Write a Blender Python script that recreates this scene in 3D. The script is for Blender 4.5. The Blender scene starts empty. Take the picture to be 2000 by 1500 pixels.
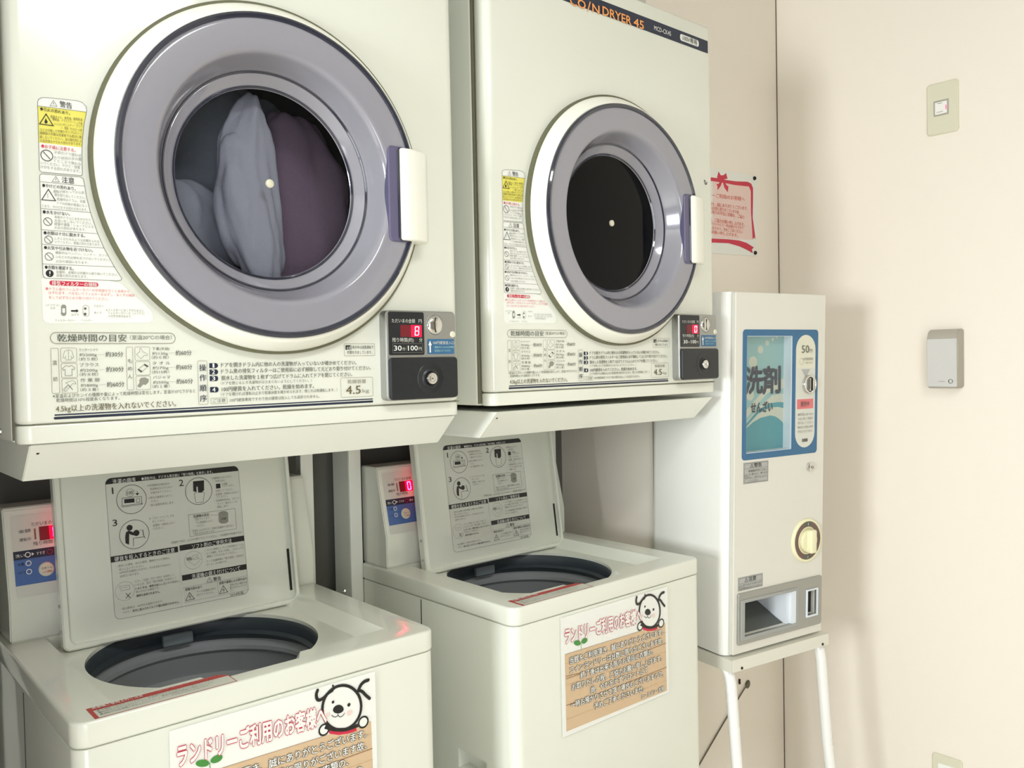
import bpy, bmesh, math, random
from mathutils import Vector, Matrix, noise
from mathutils.geometry import tessellate_polygon

# ---------------------------------------------------------------- units, camera, light, exposure
S = 0.85          # metres per plan unit (all plan numbers below are in plan units)
FZ = 1.45         # floor lies 1.45 plan units under the plan's zero height
sc = bpy.context.scene
col = sc.collection
def W(x, y, z): return Vector((x * S, y * S, (z + FZ) * S))

cam = bpy.data.objects.new('camera', bpy.data.cameras.new('camera'))
col.objects.link(cam); sc.camera = cam
yaw, pit, rol = .7116, -.0266, -.0199
fw = Vector((math.sin(yaw) * math.cos(pit), math.cos(yaw) * math.cos(pit), math.sin(pit)))
rt0 = Vector((math.cos(yaw), -math.sin(yaw), 0)); up0 = rt0.cross(fw)
rt = rt0 * math.cos(rol) + up0 * math.sin(rol); up = -rt0 * math.sin(rol) + up0 * math.cos(rol)
Mc = Matrix((rt, up, -fw)).transposed().to_4x4(); Mc.translation = W(-.2874, -1.2849, .065)
cam.matrix_world = Mc
cam.data.sensor_width = 36; cam.data.lens = 36 * 1673.1 / 2000; cam.data.clip_start = .02

WIN = (-1.60, -.60, -.95, 1.20)      # side window: y0, y1, z0, z1 in the wall at x = WX
WX = -4.2
CEIL = 1.35
world = bpy.data.worlds.new('world'); sc.world = world; world.use_nodes = True
world.node_tree.nodes['Background'].inputs[0].default_value = (.75, .87, 1, 1)
world.node_tree.nodes['Background'].inputs[1].default_value = .6
def area(name, loc, direction, sx, sy, power, color):
    l = bpy.data.lights.new(name, 'AREA'); l.shape = 'RECTANGLE'; l.size = sx * S; l.size_y = sy * S
    l.energy = power; l.color = color
    o = bpy.data.objects.new(name, l); col.objects.link(o); o.location = W(*loc)
    o.rotation_euler = Vector(direction).to_track_quat('-Z', 'Z').to_euler(); return o
area('daylight_side_window', (WX - .12, (WIN[0] + WIN[1]) / 2, (WIN[2] + WIN[3]) / 2), (1, 0, -.0), WIN[1] - WIN[0], WIN[3] - WIN[2], 300, (.95, 1, 1.03))
area('added_front_fill', (-1.5, -3.42, -.1), (0, 1, 0), 1.4, 2.3, 46, (.97, 1, 1.05))  # added frontal fill, no window is known behind the camera
area('added_top_fill', (.3, -1.5, CEIL - .09), (0, 0, -1), .85, .34, 16, (.98, 1, 1))  # added fill from above, no lit lamp known there
sc.view_settings.view_transform = 'Standard'; sc.view_settings.look = 'None'
sc.view_settings.gamma = 1; sc.view_settings.use_curve_mapping = False
sc.view_settings.exposure = -0.22

# ---------------------------------------------------------------- materials
def lin(c):
    return tuple((v / 255 / 12.92 if v / 255 <= .04045 else ((v / 255 + .055) / 1.055) ** 2.4) for v in c) + (1,)
def mat(name, rgb, rough=.5, metal=0, coat=0, spec=.5, emit=0, bump=None, trans=0, alpha=1):
    m = bpy.data.materials.new(name); m.use_nodes = True; nt = m.node_tree; b = nt.nodes['Principled BSDF']
    b.inputs['Base Color'].default_value = lin(rgb); b.inputs['Roughness'].default_value = rough
    b.inputs['Metallic'].default_value = metal; b.inputs['Coat Weight'].default_value = coat
    b.inputs['Specular IOR Level'].default_value = spec
    if emit: b.inputs['Emission Color'].default_value = lin(rgb); b.inputs['Emission Strength'].default_value = emit
    tc = nt.nodes.new('ShaderNodeTexCoord'); nz = nt.nodes.new('ShaderNodeTexNoise')
    nt.links.new(tc.outputs['Object'], nz.inputs['Vector'])
    if bump:
        sx, sy, sz, scale, strength, dist, var = bump
        mp = nt.nodes.new('ShaderNodeMapping'); mp.inputs['Scale'].default_value = (sx, sy, sz)
        nt.links.new(tc.outputs['Object'], mp.inputs[0]); nt.links.new(mp.outputs[0], nz.inputs['Vector'])
        nz.inputs['Scale'].default_value = scale; nz.inputs['Detail'].default_value = 4
        bp = nt.nodes.new('ShaderNodeBump'); bp.inputs['Strength'].default_value = strength; bp.inputs['Distance'].default_value = dist
        nt.links.new(nz.outputs['Fac'], bp.inputs['Height']); nt.links.new(bp.outputs[0], b.inputs['Normal'])
        if var:
            mx = nt.nodes.new('ShaderNodeMix'); mx.data_type = 'RGBA'
            a = lin(rgb); mx.inputs[6].default_value = tuple(v * (1 - var) for v in a[:3]) + (1,); mx.inputs[7].default_value = tuple(min(1, v * (1 + var)) for v in a[:3]) + (1,)
            nt.links.new(nz.outputs['Fac'], mx.inputs[0]); nt.links.new(mx.outputs[2], b.inputs['Base Color'])
    else:
        nz.inputs['Scale'].default_value = 9; nz.inputs['Detail'].default_value = 2
        mr = nt.nodes.new('ShaderNodeMapRange'); mr.inputs[3].default_value = max(0, rough - .03); mr.inputs[4].default_value = min(1, rough + .03)
        nt.links.new(nz.outputs['Fac'], mr.inputs[0]); nt.links.new(mr.outputs[0], b.inputs['Roughness'])
    return m
M = {}
M['cream'] = mat('cream_enamel', (227, 229, 216), .22, coat=.5)
M['cream_dk'] = mat('cream_enamel_base', (243, 245, 234), .32, coat=.2)
M['ringwhite'] = mat('door_ring_plastic', (243, 243, 230), .35)
M['gasket'] = mat('olive_grey_rubber', (104, 104, 80), .7)
M['bowl'] = mat('smoky_plastic', (146, 145, 153), .12, coat=.6, spec=.6)
M['bowl_dk'] = mat('smoky_plastic_edge', (40, 43, 58), .08, coat=.8)
M['recess'] = mat('violet_plastic', (96, 92, 120), .3)
M['steel'] = mat('drum_steel', (34, 40, 44), .5, metal=.3)
M['silver'] = mat('brushed_aluminium', (165, 166, 162), .34, metal=.75, bump=(1, 1, 60, 40, .06, .001, .03))
M['chrome'] = mat('chrome', (215, 215, 212), .12, metal=1)
M['blackp'] = mat('black_plastic', (26, 30, 34), .32)
M['crack'] = mat('wall_crack', (96, 82, 60), .9)
M['gap'] = mat('dark_gap', (40, 38, 32), .9)
M['tub'] = mat('tub_steel', (156, 160, 162), .38, metal=.2)
M['tubdk'] = mat('tub_ring_dark', (52, 60, 66), .45)
M['tubclip'] = mat('filter_clip_grey', (120, 130, 134), .5)
M['led'] = mat('led_red', (255, 30, 70), .5, emit=50)
M['ledsoft'] = mat('led_window_bloom', (215, 0, 50), .4, emit=1.6)  # bloom of the lit digit put into the plate as emission
M['leddim'] = mat('led_window_dim', (110, 18, 30), .4, emit=.12)
M['led2'] = mat('led_white_red', (255, 170, 185), .5, emit=5)
M['shell'] = mat('white_cabinet_lit', (246, 246, 240), .34, coat=.2)  # whitened: window light on the machine's side is put into the colour
M['doorw'] = mat('white_cabinet_shaded', (222, 220, 209), .36, coat=.15)  # same white toned down, so the front stays darker than the lit side
M['seam'] = mat('seam_shadow_line', (120, 118, 98), .8)
M['tray'] = mat('stand_enamel', (224, 222, 208), .4)
M['tube'] = mat('white_tube', (242, 242, 238), .28, coat=.3)
M['grey'] = mat('grey_plastic', (160, 162, 158), .5)
M['greydk'] = mat('dark_chute', (88, 92, 88), .6)
M['frost'] = mat('frosted_white', (226, 232, 238), .4)
M['knob'] = mat('ivory_plastic', (238, 234, 196), .35)
M['brown'] = mat('brown_ring', (112, 88, 80), .5)
M['plate'] = mat('ivory_plate', (222, 219, 196), .4)
M['sidebox'] = mat('grey_box_side', (176, 170, 158), .5)
M['boxface'] = mat('silver_box_face', (206, 205, 201), .4)
WB = (6, 6, 60, 55, .22, .0012, .035)
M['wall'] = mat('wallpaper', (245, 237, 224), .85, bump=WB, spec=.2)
M['wallf'] = mat('wallpaper_rear_dimmed', (150, 144, 134), .85, bump=WB, spec=.2)  # same wallpaper, darkened on unseen walls to cut bounce light
M['wallb'] = mat('wallpaper_alcove_shaded', (112, 112, 104), .85, bump=WB, spec=.2)  # same wallpaper, deep shade behind the machines put into its colour
M['ceil'] = mat('ceiling_board', (222, 220, 212), .9, bump=(20, 20, 20, 30, .2, .001, .02))
M['floor'] = mat('vinyl_floor', (236, 230, 218), .45, bump=(6, 6, 6, 12, .1, .001, .12))
M['wframe'] = mat('window_frame', (150, 146, 138), .4, metal=.4)
M['towel'] = mat('grey_towel', (214, 217, 220), .95, bump=(30, 30, 30, 30, .5, .002, .08))
M['shirt'] = mat('pale_shirt', (204, 205, 210), .9, bump=(20, 20, 20, 20, .3, .002, .05))
M['plum'] = mat('plum_cloth', (160, 136, 150), .95, bump=(30, 30, 30, 26, .5, .002, .2))
M['navy'] = mat('dark_cloth', (184, 192, 194), .95, bump=(30, 30, 30, 26, .5, .002, .2))
INK = {'k': (28, 28, 26), 'g': (88, 90, 80), 'l': (142, 142, 130), 'o': (104, 96, 66), 'w': (236, 237, 230), 'q': (214, 215, 204), 'y': (232, 222, 96), 'r': (204, 44, 72),
       'p': (222, 120, 128), 'n': (34, 42, 62), 'b': (76, 110, 170), 'd': (150, 40, 70), 't': (212, 184, 148), 'h': (238, 240, 232), 'u': (140, 100, 70), 'v': (186, 150, 112), 'c': (236, 208, 200),
       'e': (70, 140, 62), 'f': (240, 162, 92), 's': (226, 128, 112), 'B': (56, 106, 144), 'x': (186, 66, 60), 'T': (70, 160, 172), 'A': (160, 200, 198), 'C': (222, 220, 200), 'G': (176, 176, 172), 'R': (222, 120, 124)}
INKM = {}
def ink(k):
    if k not in INKM: INKM[k] = mat('print_' + {'k': 'black', 'g': 'dark_grey', 'l': 'mid_grey', 'o': 'olive', 'w': 'white', 'q': 'pale_grey', 'y': 'yellow', 'r': 'red', 'p': 'pink', 'n': 'navy', 'b': 'blue', 'd': 'dark_red', 't': 'tan', 'h': 'label_white', 'u': 'brown', 'v': 'light_brown', 'c': 'blush', 'e': 'green', 'f': 'orange', 's': 'salmon', 'B': 'steel_blue', 'x': 'brick_red', 'T': 'teal', 'A': 'pale_teal', 'C': 'cream', 'G': 'grey', 'R': 'rose'}[k], INK[k], .45)
    return INKM[k]
def glass(name, tint, gl=.08, rough=.02):
    m = bpy.data.materials.new(name); m.use_nodes = True; nt = m.node_tree; nt.nodes.clear()
    o = nt.nodes.new('ShaderNodeOutputMaterial'); t = nt.nodes.new('ShaderNodeBsdfTransparent'); g = nt.nodes.new('ShaderNodeBsdfGlossy')
    mx = nt.nodes.new('ShaderNodeMixShader'); lw = nt.nodes.new('ShaderNodeLayerWeight'); lw.inputs[0].default_value = .5
    pw = nt.nodes.new('ShaderNodeMath'); pw.operation = 'POWER'; pw.inputs[1].default_value = 4; nt.links.new(lw.outputs['Facing'], pw.inputs[0])
    f = nt.nodes.new('ShaderNodeMath'); f.operation = 'MULTIPLY_ADD'; f.inputs[1].default_value = .8; f.inputs[2].default_value = gl; nt.links.new(pw.outputs[0], f.inputs[0])
    t.inputs[0].default_value = tint + (1,); g.inputs['Roughness'].default_value = rough
    nt.links.new(f.outputs[0], mx.inputs[0]); nt.links.new(t.outputs[0], mx.inputs[1]); nt.links.new(g.outputs[0], mx.inputs[2]); nt.links.new(mx.outputs[0], o.inputs[0])
    return m
M['pane'] = glass('smoked_glass', (.62, .63, .68), .012)
M['clear'] = glass('clear_glass', (.93, .95, .95), .04)

# ---------------------------------------------------------------- mesh building (plan units, scaled when linked)
class MB:
    def __init__(s): s.bm = bmesh.new()
    def box(s, x0, x1, y0, y1, z0, z1, bev=0, seg=2, vr=0, mi=0):
        t = bmesh.new(); bmesh.ops.create_cube(t, size=1)
        for v in t.verts: v.co = Vector(((x0 + x1) / 2 + v.co.x * (x1 - x0), (y0 + y1) / 2 + v.co.y * (y1 - y0), (z0 + z1) / 2 + v.co.z * (z1 - z0)))
        if vr:
            e = [e for e in t.edges if abs(e.verts[0].co.z - e.verts[1].co.z) > 1e-6]
            bmesh.ops.bevel(t, geom=e, offset=vr, segments=8, affect='EDGES', profile=.5)
            if bev:
                e = [e for e in t.edges if abs(e.verts[0].co.z - e.verts[1].co.z) < 1e-6 and len(e.link_faces) == 2 and any(abs(f.normal.z) > .9 for f in e.link_faces)]
                bmesh.ops.bevel(t, geom=e, offset=bev, segments=seg, affect='EDGES', profile=.5)
        elif bev:
            bmesh.ops.bevel(t, geom=list(t.edges), offset=bev, segments=seg, affect='EDGES', profile=.5)
        s.add(t, mi); return s
    def add(s, t, mi=0, mtx=None):
        if mtx is not None: t.transform(mtx)
        vm = [s.bm.verts.new(v.co) for v in t.verts]
        t.verts.index_update()
        for f in t.faces:
            try: nf = s.bm.faces.new([vm[v.index] for v in f.verts]); nf.material_index = mi
            except ValueError: pass
        t.free(); return s
    def poly(s, pts, mi=0):
        vs = [s.bm.verts.new(p) for p in pts]; f = s.bm.faces.new(vs); f.material_index = mi; return s
    def prism(s, prof, axis, a0, a1, mi=0):           # profile in the two other axes, extruded along axis
        def P(p, a):
            return {'x': (a, p[0], p[1]), 'y': (p[0], a, p[1]), 'z': (p[0], p[1], a)}[axis]
        A = [s.bm.verts.new(P(p, a0)) for p in prof]; B = [s.bm.verts.new(P(p, a1)) for p in prof]; n = len(prof)
        s.bm.faces.new(A).material_index = mi; s.bm.faces.new(B[::-1]).material_index = mi
        for i in range(n): s.bm.faces.new((A[i], B[i], B[(i + 1) % n], A[(i + 1) % n])).material_index = mi
        return s
    def lathe(s, prof, c, axis='y', n=96, mi=0):      # prof [(r, along)], centre c in the two other axes
        rings = []
        for r, a in prof:
            if r < 1e-6:
                p = {'y': (c[0], a, c[1]), 'z': (c[0], c[1], a), 'x': (a, c[0], c[1])}[axis]; rings.append([s.bm.verts.new(p)])
            else:
                rr = []
                for k in range(n):
                    t = 2 * math.pi * k / n; u = c[0] + r * math.cos(t); v = c[1] + r * math.sin(t)
                    rr.append(s.bm.verts.new({'y': (u, a, v), 'z': (u, v, a), 'x': (a, u, v)}[axis]))
                rings.append(rr)
        for A, B in zip(rings, rings[1:]):
            for k in range(n):
                k2 = (k + 1) % n
                if len(A) == 1 and len(B) == 1: continue
                f = (A[0], B[k], B[k2]) if len(A) == 1 else ((A[k], B[0], A[k2]) if len(B) == 1 else (A[k], B[k], B[k2], A[k2]))
                s.bm.faces.new(f).material_index = mi
        return s
    def tube(s, path, r, n=14, mi=0):
        pts = [Vector(p) for p in path]; rings = []; prev = None
        for i, p in enumerate(pts):
            t = (pts[min(i + 1, len(pts) - 1)] - pts[max(i - 1, 0)]).normalized()
            a = (Vector((1, 0, 0)) if abs(t.x) < .9 else Vector((0, 1, 0))) if prev is None else prev
            a = (a - t * a.dot(t)).normalized(); prev = a; b = t.cross(a)
            rings.append([s.bm.verts.new(p + (a * math.cos(2 * math.pi * k / n) + b * math.sin(2 * math.pi * k / n)) * r) for k in range(n)])
        for A, B in zip(rings, rings[1:]):
            for k in range(n): s.bm.faces.new((A[k], A[(k + 1) % n], B[(k + 1) % n], B[k])).material_index = mi
        s.bm.faces.new(rings[0][::-1]).material_index = mi; s.bm.faces.new(rings[-1]).material_index = mi
        return s
def rrpts(x0, x1, z0, z1, r, n=6):
    r = min(r, (x1 - x0) / 2 - 1e-6, (z1 - z0) / 2 - 1e-6); out = []
    for cx, cz, a in ((x1 - r, z1 - r, 0), (x0 + r, z1 - r, 90), (x0 + r, z0 + r, 180), (x1 - r, z0 + r, 270)):
        for k in range(n + 1):
            t = math.radians(a + 90 * k / n); out.append((cx + r * math.cos(t), cz + r * math.sin(t)))
    return out
def rplate(mb, x0, x1, z0, z1, r, y0, y1, ch=.0015, mi=0):   # rounded plate facing -y, y1 is the front
    A = rrpts(x0, x1, z0, z1, r); B = rrpts(x0 + ch, x1 - ch, z0 + ch, z1 - ch, max(r - ch, 1e-4)); n = len(A)
    va = [mb.bm.verts.new((p[0], y0, p[1])) for p in A]; vb = [mb.bm.verts.new((p[0], y1 + ch, p[1])) for p in A]; vc = [mb.bm.verts.new((p[0], y1, p[1])) for p in B]
    for P, Q in ((va, vb), (vb, vc)):
        for i in range(n): mb.bm.faces.new((P[i], P[(i + 1) % n], Q[(i + 1) % n], Q[i])).material_index = mi
    mb.bm.faces.new(vc).material_index = mi; mb.bm.faces.new(va[::-1]).material_index = mi
    return mb

# ---------------------------------------------------------------- things and parts
def setp(o, label=None, cat=None, group=None, kind=None):
    if label: o['label'] = label
    if cat: o['category'] = cat
    if group: o['group'] = group
    if kind: o['kind'] = kind
    return o
def finish(bm, name, mats, base, smooth=35):
    bmesh.ops.recalc_face_normals(bm, faces=bm.faces[:])
    for v in bm.verts: v.co = (v.co - Vector(base)) * S
    me = bpy.data.meshes.new(name); bm.to_mesh(me); bm.free()
    for m in mats: me.materials.append(m)
    if smooth:
        for p in me.polygons: p.use_smooth = True
        me.set_sharp_from_angle(angle=math.radians(smooth))
    return me
class Frame:                                             # plan frame: translation t, turn w about z, lean about x
    def __init__(s, t=(0, 0, 0), w=0, lean=0): s.t = Vector(t); s.R = Matrix.Rotation(w, 3, 'Z') @ Matrix.Rotation(lean, 3, 'X')
    def pt(s, p): return s.t + s.R @ Vector(p)
class Thing:
    def __init__(s, name, label, cat, frame=None, base=(0, 0, 0), group=None):
        s.f = frame or Frame(); s.base = Vector(base)
        s.o = bpy.data.objects.new(name, None); col.objects.link(s.o); s.o.empty_display_size = .1
        s.o.matrix_world = Matrix.Translation(W(*s.f.pt(base))) @ s.f.R.to_4x4()
        setp(s.o, label, cat, group)
    def part(s, name, mb, mats, parent=None, label=None, smooth=35):
        if not isinstance(mats, (list, tuple)): mats = [mats]
        me = finish(mb.bm if isinstance(mb, MB) else mb, name, mats, s.base, smooth)
        o = bpy.data.objects.new(name, me); col.objects.link(o); o.parent = parent or s.o
        if label: o['label'] = label
        return o
def single(name, mb, mats, label=None, cat=None, frame=None, base=(0, 0, 0), group=None, kind=None, smooth=35):
    f = frame or Frame()
    if not isinstance(mats, (list, tuple)): mats = [mats]
    me = finish(mb.bm, name, mats, base, smooth); o = bpy.data.objects.new(name, me); col.objects.link(o)
    o.matrix_world = Matrix.Translation(W(*f.pt(base))) @ f.R.to_4x4()
    return setp(o, label, cat, group, kind)
def copy_tree(o, parent=None):
    c = o.copy(); col.objects.link(c)
    if parent: c.parent = parent
    for ch in list(o.children): copy_tree(ch, c)
    return c
def place(root, frame, base):
    root.matrix_world = Matrix.Translation(W(*frame.pt(base))) @ frame.R.to_4x4()
def boolean(mb, cutters):                                # plain difference, evaluated at once
    for ct in cutters:
        bmesh.ops.recalc_face_normals(mb.bm, faces=mb.bm.faces[:]); bmesh.ops.recalc_face_normals(ct.bm, faces=ct.bm.faces[:])
        a = bpy.data.meshes.new('a'); mb.bm.to_mesh(a); b = bpy.data.meshes.new('b'); ct.bm.to_mesh(b)
        oa = bpy.data.objects.new('a', a); ob = bpy.data.objects.new('b', b); col.objects.link(oa); col.objects.link(ob)
        m = oa.modifiers.new('c', 'BOOLEAN'); m.operation = 'DIFFERENCE'; m.object = ob; m.solver = 'EXACT'
        dg = bpy.context.evaluated_depsgraph_get(); me = bpy.data.meshes.new_from_object(oa.evaluated_get(dg))
        mb.bm.free(); mb.bm = bmesh.new(); mb.bm.from_mesh(me)
        bpy.data.objects.remove(oa); bpy.data.objects.remove(ob); bpy.data.meshes.remove(me); bpy.data.meshes.remove(a); bpy.data.meshes.remove(b); ct.bm.free()
    return mb

# ---------------------------------------------------------------- printing: flat ink shapes and lettering, laid on a surface
_tx = {}
def textmesh(s, off):
    k = (s, off)
    if k in _tx: return _tx[k]
    c = bpy.data.curves.new('t', 'FONT'); c.body = s; c.size = 1; c.resolution_u = 2; c.offset = off
    o = bpy.data.objects.new('t', c); col.objects.link(o)
    dg = bpy.context.evaluated_depsgraph_get(); dg.update()
    me = bpy.data.meshes.new_from_object(o.evaluated_get(dg))
    vs = [(v.co.x, v.co.y) for v in me.vertices]; fs = [tuple(p.vertices) for p in me.polygons]
    bpy.data.objects.remove(o); bpy.data.curves.remove(c); bpy.data.meshes.remove(me)
    _tx[k] = (vs, fs); return _tx[k]
class Ink:
    def __init__(s, pmap): s.bm = bmesh.new(); s.cols = []; s.pm = pmap; s.lay = 0
    def mi(s, c):
        if c not in s.cols: s.cols.append(c)
        return s.cols.index(c)
    def fill(s, pts, c, h=None):
        if h is None: s.lay += 1; h = .00006 * min(s.lay, 14)
        try: tri = tessellate_polygon([[Vector((p[0], p[1], 0)) for p in pts]])
        except Exception: return
        vs = [s.bm.verts.new(s.pm(p[0], p[1], h)) for p in pts]; m = s.mi(c)
        for t in tri:
            try: s.bm.faces.new([vs[i] for i in t]).material_index = m
            except ValueError: pass
    def line(s, pts, w, c, closed=False, h=.0011):
        P = [Vector(p) for p in pts]; n = len(P); w /= 2; Lf = []; Rt = []
        for i in range(n):
            a = P[i - 1] if (i or closed) else None; b = P[(i + 1) % n] if (i < n - 1 or closed) else None
            d1 = (P[i] - a).normalized() if a is not None and (P[i] - a).length > 1e-9 else None
            d2 = (b - P[i]).normalized() if b is not None and (b - P[i]).length > 1e-9 else None
            d = ((d1 or Vector((0, 0))) + (d2 or Vector((0, 0))))
            d = (d2 or d1 or Vector((1, 0))) if d.length < 1e-6 else d.normalized()
            k = 1 / max(.5, abs(d.dot(d1))) if d1 is not None and d2 is not None else 1
            nn = Vector((-d.y, d.x)) * w * k; Lf.append(P[i] + nn); Rt.append(P[i] - nn)
        m = s.mi(c); L = [s.bm.verts.new(s.pm(p.x, p.y, h)) for p in Lf]; R_ = [s.bm.verts.new(s.pm(p.x, p.y, h)) for p in Rt]
        for i in range(n if closed else n - 1):
            j = (i + 1) % n; s.bm.faces.new((L[i], L[j], R_[j], R_[i])).material_index = m
    def text(s, t, x0, z0, x1, z1, h, c, b=0, hh=.0014):
        def put(shifts, cc, lift):
            vs, fs = textmesh(t, 0)
            if not fs: return
            v0, _ = textmesh(t, 0); ax = min(v[0] for v in v0); bx = max(v[0] for v in v0)
            if all(ord(q) < 128 for q in t): ay = min(v[1] for v in v0); by = max(v[1] for v in v0)
            else: ay, by = -.11, .84
            L = math.hypot(x1 - x0, z1 - z0) or 1e-6; ux, uz = (x1 - x0) / L, (z1 - z0) / L; m = s.mi(cc)
            for kk, (sx, sy) in enumerate(shifts):
                V = []
                for x, y in vs:
                    p = (x + sx - ax) / (bx - ax) * L; q = ((y + sy - ay) / (by - ay) - .5) * h
                    V.append(s.bm.verts.new(s.pm(x0 + ux * p, z0 + uz * p + q, lift + kk * .000012)))
                for f in fs:
                    try: s.bm.faces.new([V[i] for i in f]).material_index = m
                    except ValueError: pass
        ring = lambda d: [(d * math.cos(k * math.pi / 4), d * math.sin(k * math.pi / 4)) for k in range(8)]
        if b == 2: put(ring(.062), 'k', hh); put([(0, 0)] + ring(.014)[::2], 'w', hh + .0002)
        elif b == 3: put(ring(.070), 'r', hh); put([(0, 0)] + ring(.034), 'w', hh + .0002)
        elif b == 5: put([(0, 0)] + ring(.018), c, hh)
        elif b == 4: put([(0, 0)] + ring(.034), c, hh)
        else: put([(-.012, 0), (.012, 0)] if b else [(0, 0)], c, hh)
    def circ(s, x, z, r, w, c, n=40):
        P = [(x + r * math.cos(2 * math.pi * k / n), z + r * math.sin(2 * math.pi * k / n)) for k in range(n)]
        if w: s.line(P, w, c, True)
        else: s.fill(P, c)
    def rect(s, x0, z0, x1, z1, r, w, c):
        P = rrpts(x0, x1, z0, z1, max(r, 1e-5), 5)
        if w: s.line(P, w, c, True)
        else: s.fill(P, c)
    def brush(s, pts, w, c):                              # smoothed round stroke
        for _ in range(3):
            q = [pts[0]]
            for a, b in zip(pts, pts[1:]): q += [(a[0] * .75 + b[0] * .25, a[1] * .75 + b[1] * .25), (a[0] * .25 + b[0] * .75, a[1] * .25 + b[1] * .75)]
            pts = q + [pts[-1]]
        s.line(pts, w, c); s.circ(pts[0][0], pts[0][1], w / 2, 0, c, 10); s.circ(pts[-1][0], pts[-1][1], w / 2, 0, c, 10)
    def run(s, items, dx=0, dz=0):
        k = .001
        for it in items:
            if it[0] == 'T': s.text(it[1], it[2] * k + dx, it[3] * k + dz, it[4] * k + dx, it[5] * k + dz, it[6] * k, it[7], it[8])
            elif it[0] == 'P': s.fill([(p[0] * k + dx, p[1] * k + dz) for p in it[1]], it[2])
            elif it[0] == 'L': s.line([(p[0] * k + dx, p[1] * k + dz) for p in it[1]], it[2] * k, it[3], bool(it[4]))
            elif it[0] == 'S': s.brush([(p[0] * k + dx, p[1] * k + dz) for p in it[1]], it[2] * k, it[3])
            elif it[0] == 'C': s.circ(it[1] * k + dx, it[2] * k + dz, it[3] * k, it[4] * k, it[5])
            elif it[0] == 'R': s.rect(it[1] * k + dx, it[2] * k + dz, it[3] * k + dx, it[4] * k + dz, it[5] * k, it[6] * k, it[7])
        return s
    def mats(s): return [ink(c) for c in s.cols]
def front(y): return lambda x, z, h: (x, y - h, z)
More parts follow.
